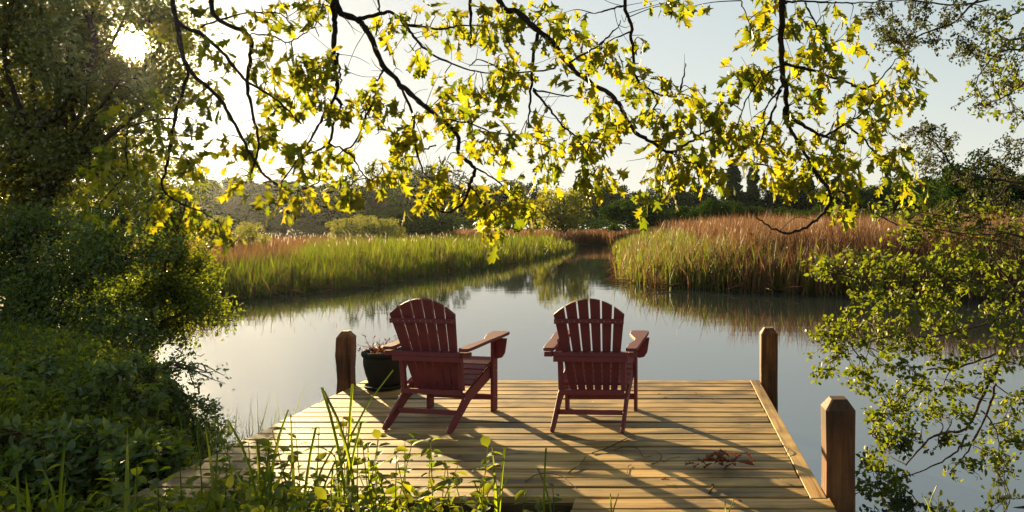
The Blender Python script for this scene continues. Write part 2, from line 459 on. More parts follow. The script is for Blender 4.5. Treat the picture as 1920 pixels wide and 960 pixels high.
nx = len(gx); i, j = np.meshgrid(np.arange(len(gy) - 1), np.arange(nx - 1), indexing='ij')
a = (i * nx + j).ravel()
Q = np.stack([a, a + 1, a + nx + 1, a + nx], 1)
gr = mobj('ground', fmesh('ground', V, Q, M_ground, True))
tag(gr, 'dark soil banks and marsh ground around the pond', 'ground', kind='structure')
wt = mobj('water', fmesh('water', [(-40, 1, 0), (40, 1, 0), (40, 130, 0), (-40, 130, 0)], [(0, 1, 2, 3)], M_water))
tag(wt, 'calm pond water mirroring the pale sky', 'water', kind='structure')

# ------------------------------------------------------------------ dock
DZ = .45
dock = empty('wooden_dock', (-1.05, 5.5, 0))
tag(dock, 'weathered wooden dock platform of cross planks reaching into the pond', 'dock')
def dock_part(name, me, loc=(0, 0, 0), rot=(0, 0, 0)):
    o = bpy.data.objects.new(name, me); link(o, dock)
    o.location = Vector(loc) - dock.location; o.rotation_euler = rot
    return o
def plank_mesh(L, wd, th, seed):
    r = np.random.default_rng(seed); n = 12
    xs = np.linspace(-L / 2, L / 2, n)
    wy = r.normal(0, .0012, (2, n)); wz = r.normal(0, .0010, n)
    c = .0028
    V = []
    for k in range(n):
        e = 1.0
        y0, y1 = -wd / 2 + wy[0, k], wd / 2 + wy[1, k]
        cup = -.0015
        V += [(xs[k], y0, -th), (xs[k], y0, -c + wz[k]), (xs[k], y0 + c, wz[k]), (xs[k], y1 - c, wz[k]), (xs[k], y1, -c + wz[k]), (xs[k], y1, -th)]
    Fq = []
    for k in range(n - 1):
        for s in range(5): Fq.append((k * 6 + s, k * 6 + s + 1, (k + 1) * 6 + s + 1, (k + 1) * 6 + s))
        Fq.append((k * 6 + 5, k * 6, (k + 1) * 6, (k + 1) * 6 + 5))
    me = bpy.data.meshes.new('plank')
    e = (n - 1) * 6
    faces = [tuple(reversed(f)) for f in Fq] + [(0, 1, 2, 3, 4, 5), tuple(reversed(range(e, e + 6)))]
    me.from_pydata(V, [], faces); me.materials.append(M_deck); me.update()
    return me
X0, X1 = -2.93, .826
pm = [plank_mesh(3.665, .127, .036, s) for s in range(5)]
pitch = .153
for k in range(20):
    y = 7.0 - .07 - k * pitch
    dock_part('plank', pm[k % 5], (X0 + 3.665 / 2 + rng.normal(0, .004), y, DZ + rng.normal(0, .0015)), (rng.normal(0, .006), rng.normal(0, .0004), (math.pi if k % 3 == 0 else 0) + rng.normal(0, .0007)))
yn = 7.0 - 20 * pitch
pw = [plank_mesh(1.36, .129, .036, s) for s in range(20, 23)]
for k in range(22):
    dock_part('plank', pw[k % 3], (.165 + rng.normal(0, .006), yn - .076 - k * pitch, DZ + rng.normal(0, .002)), (rng.normal(0, .006), 0, (math.pi if k % 2 else 0) + rng.normal(0, .002)))
# edge board along the right side, with its grain lengthways
tm = plank_mesh(3.07, .088, .036, 50)
dock_part('edge_board', tm, (.785, 5.462, DZ + .003), (0, 0, math.pi / 2))
# framing below
for x in (-2.86, -1.6, -.55, .76):
    dock_part('joist', box_mesh('joist', -.02, .02, -1.5, 1.5, -.09, .09, M_under), (x, 5.44, DZ - .13))
for y in (6.93, yn + .03):
    dock_part('fascia_board', box_mesh('fascia', -1.86, 1.86, -.019, .019, -.09, .09, M_under), (-1.05, y, DZ - .13 - .001))
for x in (-.42, .74):
    dock_part('joist', box_mesh('joist', -.02, .02, -1.7, 1.7, -.08, .08, M_under), (x, yn - 1.75, DZ - .12))
for x, y in ((-2.7, 4.2), (-1.4, 4.2), (-1.4, 6.8), (-2.7, 6.7), (-.45, 4.4), (-.45, 6.8)):
    dock_part('support_pile', box_mesh('pile', -.06, .06, -.06, .06, -1.1, 0, M_under), (x, y, DZ - .23))

def post(loc, top, wd, seed, label, wav=0.0):
    r = np.random.default_rng(seed)
    zs = [-1.0, -.3, 0, .12, .25, .38, .5, .62, .74, DZ + top - .055]
    rings = []
    for z in zs:
        ox = wav * .35 * math.sin(z * 11 + seed); oy = wav * .2 * math.sin(z * 9 + 2 + seed); s = wd / 2 * (1 + wav * math.sin(z * 13 + 1 + seed) + r.normal(0, .006))
        b = .012
        rings.append([(sx * (s - (b if e else 0)) + ox * wd, sy * (s - (0 if e else b)) + oy * wd, z) for sx, sy, e in
                      ((-1, -1, 0), (-1, -1, 1), (1, -1, 1), (1, -1, 0), (1, 1, 0), (1, 1, 1), (-1, 1, 1), (-1, 1, 0))])
    s = wd / 2 - .036
    rings.append([(sx * (s - (.008 if e else 0)), sy * (s - (0 if e else .008)), DZ + top) for sx, sy, e in
                  ((-1, -1, 0), (-1, -1, 1), (1, -1, 1), (1, -1, 0), (1, 1, 0), (1, 1, 1), (-1, 1, 1), (-1, 1, 0))])
    V = [v for rg in rings for v in rg]
    n = len(rings)
    fc = [(k * 8 + q, k * 8 + (q + 1) % 8, (k + 1) * 8 + (q + 1) % 8, (k + 1) * 8 + q) for k in range(n - 1) for q in range(8)]
    fc += [tuple(range((n - 1) * 8, n * 8))]
    me = bpy.data.meshes.new('dock_post'); me.from_pydata(V, [], fc); me.materials.append(M_post); me.update()
    bm = bmesh.new(); bm.from_mesh(me); bmesh.ops.recalc_face_normals(bm, faces=bm.faces[:]); bm.to_mesh(me); bm.free()
    o = mobj('dock_post', me, None, loc)
    return tag(o, label, 'post', 'posts at the corners of the dock')
post((-3.004, 6.76, 0), .505, .135, 3, 'short dark wooden post at left corner of dock beside the flower pot', .07)
post((.911, 6.92, 0), .515, .155, 5, 'brown wooden post at the far right corner of the dock', .012)
post((.912, 4.03, 0), .515, .157, 8, 'big near brown wooden post with chamfered top at right dock edge', .02)

# ------------------------------------------------------------------ chairs
def make_chair():
    parts = []   # (name, mesh, loc, rot, [children])
    t = .022
    for s in (-1, 1):
        prof = [(.325, .385), (.16, .335), (-.04, .272), (-.16, .228), (-.27, .140), (-.41, .040), (-.425, .018), (-.41, .002), (-.375, 0), (-.33, .018),
                (-.20, .098), (-.10, .160), (.05, .205), (.325, .285)]
        x = s * .243
        parts.append(('rear_leg', prism_mesh('rear_leg', prof, 'x', x - t / 2, x + t / 2, M_chair), None))
        x = s * .267
        parts.append(('front_leg', box_mesh('front_leg', x - t / 2, x + t / 2, .235, .32, 0, .577, M_chair), None))
        # bracket under the arm, outside the leg
        xa = s * .279
        bp = [(xa, .577), (xa + s * .095, .577), (xa + s * .078, .46), (xa + s * .055, .425), (xa + s * .015, .415), (xa, .425)]
        if s < 0: bp = bp[::-1]
        parts.append(('arm_bracket', prism_mesh('arm_bracket', bp, 'y', .262, .284, M_chair), None))
        # arm
        ap = [(.237, .375), (.325, .38), (.358, .367), (.364, .34), (.360, .20), (.346, .02), (.338, -.20), (.332, -.285), (.32, -.30), (.262, -.30), (.252, -.285), (.256, -.14), (.285, -.02), (.283, .06), (.255, .14), (.225, .24), (.22, .37)]
        ap = [(s * u, v) for u, v in ap]
        parts.append(('armrest', prism_mesh('armrest', ap, 'z', 0, .024, M_chair), ('arm', s)))
        parts.append(('arm_rear_block', box_mesh('arm_rear_block', s * .298 - .03, s * .298 + .03, -.275, -.232, .514, .549, M_chair), None))
        # upright between seat rail and arm rail
        up = [(-.196, .255), (-.158, .255), (-.193, .516), (-.231, .516)]
        x = s * .225
        parts.append(('back_post', prism_mesh('back_post', up, 'x', x - .017, x + .017, M_chair), None))
    # back slats
    zb, zt = .228, .945
    def backy(z): return -.115 - (z - .255) / .69 * .245
    n = 6
    for k in range(n):
        cb = (k - 2.5) * .0585; ct = (k - 2.5) * .0850
        hb, ht = .0235, .0350
        prof = []
        def xt(x): return zt - .115 * (abs(x) / .25) ** 2
        segs = 8
        left = [(cb - hb + (ct - ht - cb + hb) * q / segs, q / segs) for q in range(segs + 1)]
        right = [(cb + hb + (ct + ht - cb - hb) * q / segs, q / segs) for q in range(segs + 1)]
        bm = bmesh.new()
        bow = .028
        rows = []
        for q in range(segs + 1):
            row = []
            for u in (0, .5, 1):
                x = left[q][0] * (1 - u) + right[q][0] * u
                z = zb + (xt(x) - zb) * q / segs
                yy = backy(z) + bow * (1 - (x / .25) ** 2)
                row.append((x, yy, z))
            rows.append(row)
        fr = [[bm.verts.new(c) for c in row] for row in rows]
        bk = [[bm.verts.new((c[0], c[1] - .019, c[2] - .006)) for c in row] for row in rows]
        for q in range(segs):
            for u in range(2):
                bm.faces.new((fr[q][u], fr[q][u + 1], fr[q + 1][u + 1], fr[q + 1][u]))
                bm.faces.new((bk[q][u], bk[q + 1][u], bk[q + 1][u + 1], bk[q][u + 1]))
            bm.faces.new((fr[q][0], fr[q + 1][0], bk[q + 1][0], bk[q][0]))
            bm.faces.new((fr[q][2], bk[q][2], bk[q + 1][2], fr[q + 1][2]))
        for u in range(2):
            bm.faces.new((fr[0][u], bk[0][u], bk[0][u + 1], fr[0][u + 1]))
            bm.faces.new((fr[segs][u], fr[segs][u + 1], bk[segs][u + 1], bk[segs][u]))
        bmesh.ops.recalc_face_normals(bm, faces=bm.faces[:])
        parts.append(('back_slat', bm_mesh('back_slat', bm, M_chair), None))
    # curved upper rail behind the slats
    def arc_rail(name, hw, z0, z1, off, th, bow, segs=12):
        bm = bmesh.new(); rings = []
        for q in range(segs + 1):
            x = -hw + 2 * hw * q / segs
            y1 = backy((z0 + z1) / 2) + bow * (1 - (x / .25) ** 2) - off
            rings.append([bm.verts.new(c) for c in ((x, y1, z0), (x, y1, z1), (x, y1 - th, z1), (x, y1 - th, z0))])
        for q in range(segs):
            for e in range(4): bm.faces.new((rings[q][e], rings[q][(e + 1) % 4], rings[q + 1][(e + 1) % 4], rings[q + 1][e]))
        bm.faces.new(rings[0]); bm.faces.new(rings[-1][::-1])
        bmesh.ops.recalc_face_normals(bm, faces=bm.faces[:])
        return bm_mesh(name, bm, M_chair)
    parts.append(('upper_back_rail', arc_rail('upper_back_rail', .243, .762, .797, .025, .020, .028), ('screws', 'upper')))
    # arm rail: a flat board with a curved front edge, ends under the arms
    rp = [(-.264, -.285), (.264, -.285), (.264, -.232), (.24, -.222), (.17, -.212), (0, -.207), (-.17, -.212), (-.24, -.222), (-.264, -.232)]
    parts.append(('arm_rail', prism_mesh('arm_rail', rp, 'z', .517, .548, M_chair), None))
    parts.append(('arm_rail_apron', box_mesh('arm_rail_apron', -.262, .262, -.282, -.262, .478, .5165, M_chair), None))
    parts.append(('seat_rear_rail', box_mesh('seat_rear_rail', -.2315, .2315, -.215, -.193, .225, .262, M_chair), None))
    sp = [(-.2315, -.190), (.2315, -.190), (.2315, -.172), (.15, -.135), (-.15, -.135), (-.2315, -.172)]
    parts.append(('seat_rear_ledge', prism_mesh('seat_rear_ledge', sp, 'z', .232, .25, M_chair), None))
    parts.append(('front_stretcher', box_mesh('front_stretcher', -.2555, .2555, .262, .284, .088, .132, M_chair), None))
    parts.append(('rear_stretcher', box_mesh('rear_stretcher', -.2315, .2315, -.262, -.240, .092, .126, M_chair), None))
    # seat slats
    ys = [(.298, .400, -.30), (.228, .384, -.26), (.153, .362, -.29), (.078, .336, -.31), (.003, .312, -.31), (-.066, .290, -.31)]
    for k, (y, z, a) in enumerate(ys):
        parts.append(('seat_slat', box_mesh('seat_slat', -.2545, .2545, -.034, .034, -.010, .010, M_chair), ('seat', y, z, -a)))
    parts.append(('front_apron', box_mesh('front_apron', -.2315, .2315, .300, .318, .295, .372, M_chair), None))
    return parts
SCREW = None
def place_chair(parts, loc, rz, label):
    root = empty('adirondack_chair', loc, rz)
    root.scale = (1.03, 1.0, 1.0)
    tag(root, label, 'chair', 'burgundy chairs on the dock')
    bm = bmesh.new(); bmesh.ops.create_cone(bm, cap_ends=True, segments=8, radius1=.0036, radius2=.0028, depth=.003)
    bmesh.ops.rotate(bm, verts=bm.verts[:], cent=(0, 0, 0), matrix=Matrix.Rotation(R(90), 3, 'X'))
    global SCREW
    if SCREW is None: SCREW = bm_mesh('screw', bm, M_screw)
    for name, me, ex in parts:
        o = mobj(name, me, root)
        if ex and ex[0] == 'arm':
            o.location = (0, 0, .579); o.rotation_euler = (R(3.2), 0, 0)
            o.location.z = .5755
        if ex and ex[0] == 'seat':
            o.location = (0, ex[1], ex[2]); o.rotation_euler = (ex[3], 0, 0)
        if ex and ex[0] == 'screws':
            for k in range(12):
                x = (k - 5.5) * .0415
                s = mobj('screw', SCREW, o)
                s.location = (x, -.3012 + .028 * (1 - (x / .25) ** 2) - .0462, .779)
        if name == 'rear_leg':
            x0 = me.vertices[0].co.x; sg = 1 if x0 > 0 else -1
            for y, z in ((-.25, .108), (-.20, .20)):
                s = mobj('screw', SCREW, o); s.location = (sg * .2555, y, z); s.rotation_euler = (0, 0, sg * R(90))
        if name == 'front_leg':
            x0 = me.vertices[0].co.x; sg = 1 if x0 > 0 else -1
            for y, z in ((.27, .36), (.285, .32), (.273, .112)):
                s = mobj('screw', SCREW, o); s.location = (sg * .2795, y, z); s.rotation_euler = (0, 0, sg * R(90))
    return root
cp = make_chair()
place_chair(cp, (-1.735, 5.60, DZ + .001), R(-11), 'burgundy slatted garden chair on the dock, turned right, beside the pot')
place_chair(cp, (-.578, 5.585, DZ + .001), R(-3), 'burgundy slatted garden chair facing straight out over the water at dock centre')

# ------------------------------------------------------------------ flower pot and its withered plant
pot = empty('flower_pot', (-2.60, 6.66, DZ))
tag(pot, 'dark round flower pot on a saucer near the left dock post', 'pot')
def lathe(prof, n=28):
    V = [(r * math.cos(2 * math.pi * k / n), r * math.sin(2 * math.pi * k / n), z) for r, z in prof for k in range(n)]
    Fq = [(i * n + k, i * n + (k + 1) % n, (i + 1) * n + (k + 1) % n, (i + 1) * n + k) for i in range(len(prof) - 1) for k in range(n)]
    return V, Fq
V, Q = lathe([(.001, .03), (.135, .03), (.145, .05), (.175, .15), (.19, .22), (.192, .26), (.188, .30), (.176, .30), (.178, .24), (.17, .2)])
mobj('body', fmesh('pot_body', V, Q, M_pot, True), pot)
V, Q = lathe([(.186, .292), (.200, .296), (.207, .312), (.207, .332), (.198, .342), (.184, .340), (.180, .30)])
mobj('rim', fmesh('pot_rim', V, Q, M_pot, True), pot)
V, Q = lathe([(.001, .006), (.16, .004), (.175, .012), (.186, .038), (.180, .041), (.168, .018), (.001, .016)])
mobj('saucer', fmesh('pot_saucer', V, Q, M_pot, True), pot)
V, Q = lathe([(.001, .312), (.08, .318), (.15, .308), (.182, .302)])
mobj('soil', fmesh('pot_soil', V, Q, M_soil, True), pot)
wp = empty('withered_plant', (-2.60, 6.66, DZ + .31))
tag(wp, 'withered brown plant with thin twigs growing in the dark pot', 'plant')
ac = Acc(); lc = []
for k in range(34):
    a = rng.uniform(0, 2 * np.pi); r0 = rng.uniform(0, .13); lean = rng.uniform(.1, .85); h = rng.uniform(.05, .16)
    if k < 6: h *= 1.35
    b = np.array([r0 * math.cos(a), r0 * math.sin(a), 0]); tip = b + np.array([math.cos(a) * lean * h, math.sin(a) * lean * h, h])
    if k in (0, 1): tip = np.array([-.29, .02 * k, .09 - .04 * k])
    pts = catmull([b, (b + tip) / 2 + rng.normal(0, .012, 3), tip], 3)
    ac.add(*tube(pts, .0028, .0012, 4))
    for _ in range(3): lc.append(pts[rng.integers(2, len(pts))] + rng.normal(0, .004, 3))
tag(mobj('twigs', ac.mesh('withered_twigs', M_twig), wp), kind='stuff')
lc = np.array(lc + [np.array([rng.normal(0, .09), rng.normal(0, .09), .02 + rng.uniform(0, .035)]) for _ in range(120)])
Vl, Fl = leaves(lc, rand_dirs(len(lc), .2), rand_dirs(len(lc)), rng.uniform(.015, .035, len(lc)), .014)
tag(mobj('dry_leaves', fmesh('withered_leaves', Vl, Fl, M_dry), wp), kind='stuff')

# ------------------------------------------------------------------ litter on the deck
def twig_thing(pxs, label, r=.004):
    pts = [np.array(P(px, py, (CZ - DZ) * F / (py - PY))) for px, py in pxs]
    c = pts[0].copy()
    loc = []
    for k, q in enumerate(pts):
        q = q - c; q[2] = .006 + (.012 if 0 < k < len(pts) - 1 else 0) * rng.random(); loc.append(q)
    V, Q = tube(catmull(loc, 5), r, r * .45, 5, .12)
    o = mobj('fallen_twig', fmesh('fallen_twig', V, Q, M_twig), None, (c[0], c[1], DZ))
    return tag(o, label, 'twig', 'twigs lying on the dock')
twig_thing([(1110, 851), (1140, 842), (1160, 832), (1180, 822), (1190, 823), (1192, 829)], 'hooked thin twig on the dock planks right of centre')
twig_thing([(1150, 846), (1172, 841), (1195, 845), (1206, 860), (1222, 856)], 'curved forked twig on the dock beside the hooked twig', .003)
twig_thing([(1222, 872), (1236, 868), (1240, 858), (1228, 846)], 'small curling twig lying in sunlight on the dock', .003)
twig_thing([(1066, 888), (1090, 872), (1098, 858)], 'bent dead twig on the near dock planks left of centre', .004)
twig_thing([(985, 905), (1010, 893), (1050, 897), (1080, 917)], 'long arched dry stem lying near the weeds on the dock', .003)
twig_thing([(1462, 833), (1478, 846), (1472, 856)], 'small forked twig by the right edge board', .003)
twig_thing([(1176, 888), (1178, 876), (1184, 873)], 'tiny dark twig standing out on the near planks', .003)
twig_thing([(1244, 868), (1256, 862), (1275, 858)], 'short dark twig near the curling twig', .0025)
twig_thing([(1330, 926), (1338, 914), (1334, 910)], 'pale stub of twig on the front planks', .005)

# ------------------------------------------------------------------ oak leaf shapes
def oak_leaf_mesh(seed):
    r = np.random.default_rng(seed)
    half = [(0, .012), (.16, .05), (.30, .19), (.31, .10), (.43, .13), (.63, .32), (.60, .15), (.70, .16), (.90, .26), (.86, .12), (1, 0)]
    V = []; T = []
    dr = r.uniform(.02, .42); fold = r.uniform(.05, .55); tw_ = r.normal(0, .25)
    half = [(u, wd_ * q_) for (u, wd_), q_ in zip(half, r.uniform(.75, 1.25, len(half)) * r.uniform(.8, 1.1))]
    for k, (u, wd) in enumerate(half):
        u2 = u + r.normal(0, .012); w1 = wd * r.uniform(.82, 1.15); w2 = wd * r.uniform(.82, 1.15)
        dz = -dr * u * u + r.normal(0, .008)
        m_u = min(u2, 1.0) - wd * .35
        V += [(max(m_u, 0), 0, -dr * max(m_u, 0) ** 2), (u2, w1, dz + (fold + tw_ * u) * w1), (u2, -w2, dz + (fold - tw_ * u) * w2)]
    n = len(half)
    for k in range(n - 1):
        a, b = k * 3, (k + 1) * 3
        T += [(a, b, b + 1), (a, b + 1, a + 1), (a, b + 2, b), (a, a + 2, b + 2)]
    return np.array(V, float), np.array(T)
OAKV = [oak_leaf_mesh(s) for s in range(9)]
OAKM = [fmesh('oak_leaf', v, tq, M_oak) for v, tq in OAKV]
DRYM = [fmesh('dry_oak_leaf', v * np.array([1, .75, 1]) + np.array([0, 0, .0]) + np.stack([np.zeros(len(v)), np.zeros(len(v)), .9 * v[:, 1] ** 2], 1), tq, M_dry) for v, tq in OAKV[:2]]

pile = empty('dry_leaf_pile', tuple(P(1350, 876, (CZ - DZ) * F / (876 - PY))))
pile.location.z = DZ
tag(pile, 'small heap of curled red brown dead leaves on the right dock planks', 'leaves')
for k in range(22):
    o = mobj('leaf', DRYM[k % 2], pile)
    o.location = (rng.normal(0, .075), rng.normal(0, .022), 0.015 + rng.uniform(0, .035))
    o.rotation_euler = (rng.uniform(-.9, .9), rng.uniform(-.9, .1), rng.uniform(0, 6.28)); s = rng.uniform(.07, .115); o.scale = (s, s, s)
for px, py, mt, lab, s in ((1393, 791, 'r', 'single bright red fallen leaf on the sunlit right planks', .05), (1258, 904, 'd', 'curled brown dead leaf on the near dock planks', .06),
                           (915, 884, 'd', 'wide brown dead leaf on dock beside the weeds', .09), (1240, 741, 'd', 'small dry leaf near the far planks behind right chair', .05),
                           (1335, 753, 'd', 'dark crumpled leaf on the far right planks', .05), (1385, 938, 'd', 'dead leaf on the nearest walkway planks', .06), (870, 862, 'd', 'brown leaf scrap on the planks by the left weeds', .06),
                           (1307, 742, 'd', 'orange brown dry leaf on far planks right of chair', .055)):
    v, tq = OAKV[2]
    o = mobj('fallen_leaf', DRYM[0] if mt == 'd' else fmesh('red_leaf', v, tq, M_red))
    o.location = P(px, py, (CZ - DZ) * F / (py - PY)); o.location.z = DZ + .012
    o.rotation_euler = (rng.uniform(-.3, .3), -.25, rng.uniform(0, 6)); o.scale = (s, s, s)
    tag(o, lab, 'leaf', 'fallen leaves on the dock')

# ------------------------------------------------------------------ oak overhanging the view
oak = empty('oak_tree', (2.6, -3.2, .3))
tag(oak, 'large oak with drooping dark branches and lobed sunlit leaves hanging overhead', 'tree')
def oak_part(name, V, Q, mat, smooth=True):
    o = bpy.data.objects.new(name, fmesh(name, np.asarray(V) - np.array(oak.location), Q, mat, smooth)); return link(o, oak)
V, Q = tube(catmull([(2.6, -3.2, -.1), (2.55, -3.2, 1.2), (2.4, -3.0, 2.8), (2.0, -2.4, 4.2)], 5), .34, .20, 12, .03)
oak_part('trunk', V, Q, M_bark)
LIMBS = [[(2.1, -2.6, 4.0), (1.2, 0, 5.0), (.2, 2.6, 5.0), (-.8, 4.6, 4.5), (-2.0, 5.3, 4.3), (-3.4, 5.7, 4.4), (-4.6, 6.2, 4.6)],
         [(1.4, -.6, 4.8), (1.3, 2.4, 4.7), (.9, 4.6, 4.1)]]
for L in LIMBS:
    V, Q = tube(catmull(L, 6), .13, .045, 9, .04); oak_part('limb', V, Q, M_bark)
# branches traced as (pixel path), depth start, depth end, thickness
BR = [
 ([(440, -260), (387, 0), (463, 67), (465, 110), (467, 160), (480, 217), (480, 267), (472, 335)], 5.6, 5.7, .026),
 ([(330, -200), (325, 20), (377, 63), (417, 100), (467, 150), (520, 187), (563, 230)], 5.8, 5.5, .024),
 ([(330, 40), (350, 123), (400, 180), (443, 227), (480, 293), (505, 335), (560, 358), (600, 340)], 5.8, 5.6, .022),
 ([(347, 120), (347, 140), (333, 220), (307, 307), (300, 350), (330, 378), (380, 395), (410, 420)], 5.75, 6.0, .018),
 ([(377, 50), (457, 28), (527, 28), (545, 55)], 5.7, 5.6, .010),
 ([(463, 64), (503, 63), (540, 77), (567, 58), (592, 56), (600, 70)], 5.65, 5.5, .008),
 ([(333, 220), (250, 235), (230, 270), (233, 330)], 5.8, 6.0, .009),
 ([(233, 330), (200, 370), (170, 390)], 6.0, 6.1, .007),
 ([(640, -220), (631, 0), (628, 46), (631, 115), (633, 160), (626, 188), (599, 229), (587, 275)], 5.1, 5.15, .027),
 ([(630, 185), (638, 197), (631, 238), (617, 270), (560, 295), (535, 345), (527, 375)], 5.1, 5.3, .015),
 ([(632, 100), (641, 120), (640, 150), (636, 165)], 5.1, 5.1, .014),
 ([(617, 270), (655, 290), (690, 330), (705, 345)], 5.1, 5.0, .009),
 ([(620, -150), (637, 10), (670, 37), (697, 69), (720, 119), (752, 160), (784, 188), (821, 218), (853, 252), (862, 289), (894, 316), (880, 344), (867, 380), (844, 397), (816, 394), (790, 380)], 5.2, 5.0, .029),
 ([(670, 37), (702, 27), (734, 21), (761, 50), (793, 85), (830, 110), (890, 131), (935, 135)], 5.15, 5.3, .018),
 ([(760, 46), (821, 51), (867, 53), (910, 48)], 5.2, 5.3, .014),
 ([(885, -120), (885, 0), (887, 46), (878, 87)], 4.9, 4.9, .018),
 ([(752, 165), (773, 215), (784, 275), (803, 330), (830, 350)], 5.1, 5.0, .013),
 ([(720, 130), (708, 150)], 5.1, 5.1, .012),
 ([(697, 197), (683, 229), (672, 266), (647, 289), (620, 300)], 5.1, 5.1, .010),
 ([(784, 283), (806, 275), (812, 270)], 5.1, 5.1, .008),
 ([(821, 222), (870, 230), (935, 250), (1025, 257)], 5.05, 5.0, .008),
 ([(894, 316), (930, 340), (962, 365), (990, 395)], 5.0, 4.9, .009),
 ([(880, 344), (905, 380), (935, 415)], 5.0, 4.9, .008),
 ([(709, -100), (709, 0), (713, 22)], 5.2, 5.2, .016),
 ([(850, -220), (936, 0), (968, 18), (1009, 55), (1041, 87), (1064, 119), (1105, 151), (1146, 179), (1169, 211), (1192, 250), (1219, 266), (1251, 282), (1283, 275), (1315, 252), (1350, 240)], 4.9, 4.8, .029),
 ([(1009, 58), (1000, 115), (995, 170), (986, 220), (990, 240)], 4.9, 4.9, .016),
 ([(1000, 170), (1027, 202), (1059, 238), (1091, 275), (1110, 310), (1115, 330)], 4.9, 4.8, .011),
 ([(1001, 168), (1060, 172), (1100, 174)], 4.9, 5.1, .008),
 ([(1041, 130), (960, 135), (905, 115), (880, 125)], 4.9, 5.1, .008),
 ([(1064, 119), (1120, 90), (1150, 60), (1165, 40)], 4.85, 4.9, .010),
 ([(1175, -160), (1173, 0), (1180, 37), (1187, 92), (1187, 142), (1215, 165), (1265, 183), (1280, 150), (1286, 119)], 5.0, 4.95, .018),
 ([(1173, 10), (1140, 20), (1110, 20)], 5.0, 5.05, .010),
 ([(1185, 60), (1140, 80), (1110, 115)], 5.0, 5.0, .008),
 ([(1215, 165), (1232, 190), (1210, 225), (1200, 240)], 4.95, 4.9, .008),
 ([(1219, 266), (1262, 262), (1300, 250)], 4.8, 4.8, .009),
 ([(1251, 282), (1275, 300), (1310, 310), (1340, 330)], 4.8, 4.7, .008),
 ([(1440, -240), (1467, 0), (1467, 69), (1467, 138), (1471, 170), (1481, 215), (1503, 229), (1536, 252), (1586, 270)], 4.7, 4.7, .032),
 ([(1467, 160), (1440, 195), (1428, 225)], 4.7, 4.7, .011),
 ([(1465, 168), (1439, 238), (1416, 284), (1416, 307)], 4.7, 4.65, .012),
 ([(1472, 200), (1475, 222), (1499, 275), (1531, 321), (1552, 367), (1536, 408), (1503, 433), (1467, 435), (1426, 417), (1410, 388)], 4.7, 4.5, .017),
 ([(1552, 367), (1575, 360), (1605, 360)], 4.6, 4.65, .010),
 ([(1467, 119), (1526, 133), (1581, 151), (1620, 165), (1650, 151), (1687, 105)], 4.7, 4.8, .014),
 ([(1462, 125), (1444, 133), (1403, 179), (1384, 229), (1352, 298)], 4.7, 4.75, .009),
 ([(1467, 5), (1494, 2), (1559, 9), (1610, 6), (1650, 2)], 4.7, 4.9, .010),
 ([(1510, 4), (1525, 35), (1545, 65), (1560, 80)], 4.75, 4.7, .009),
 ([(1545, 256), (1586, 234), (1618, 206), (1650, 180), (1690, 175)], 4.7, 4.8, .010),
 ([(1586, 234), (1610, 260), (1636, 284), (1678, 325), (1700, 345)], 4.75, 4.85, .010),
 ([(1389, 0), (1400, 40), (1424, 75)], 4.8, 4.8, .006),
]
BP = []   # (px,py,Y) samples for twigs to start from
for path, y0, y1, th in BR:
    ypath = np.linspace(y0, y1, len(path))
    pts3 = [np.array(P(px, py, y)) for (px, py), y in zip(path, ypath)]
    pts3 = [p3 + (rng.normal(0, .03, 3) if 0 < k else 0) * np.array([.12, 1.4, .12]) for k, p3 in enumerate(pts3)]
    c = catmull(pts3, 6)
    c = c + rng.normal(0, .0035, c.shape)
    V, Q = tube(c, th * .78, max(th * .2, .0028), 7, .10)
    oak_part('branch', V, Q, M_bark)
    for q in c:
        BP.append((PX + q[0] / q[1] * F, PY - (q[2] - CZ) / q[1] * F, q[1]))
BP = np.array(BP)
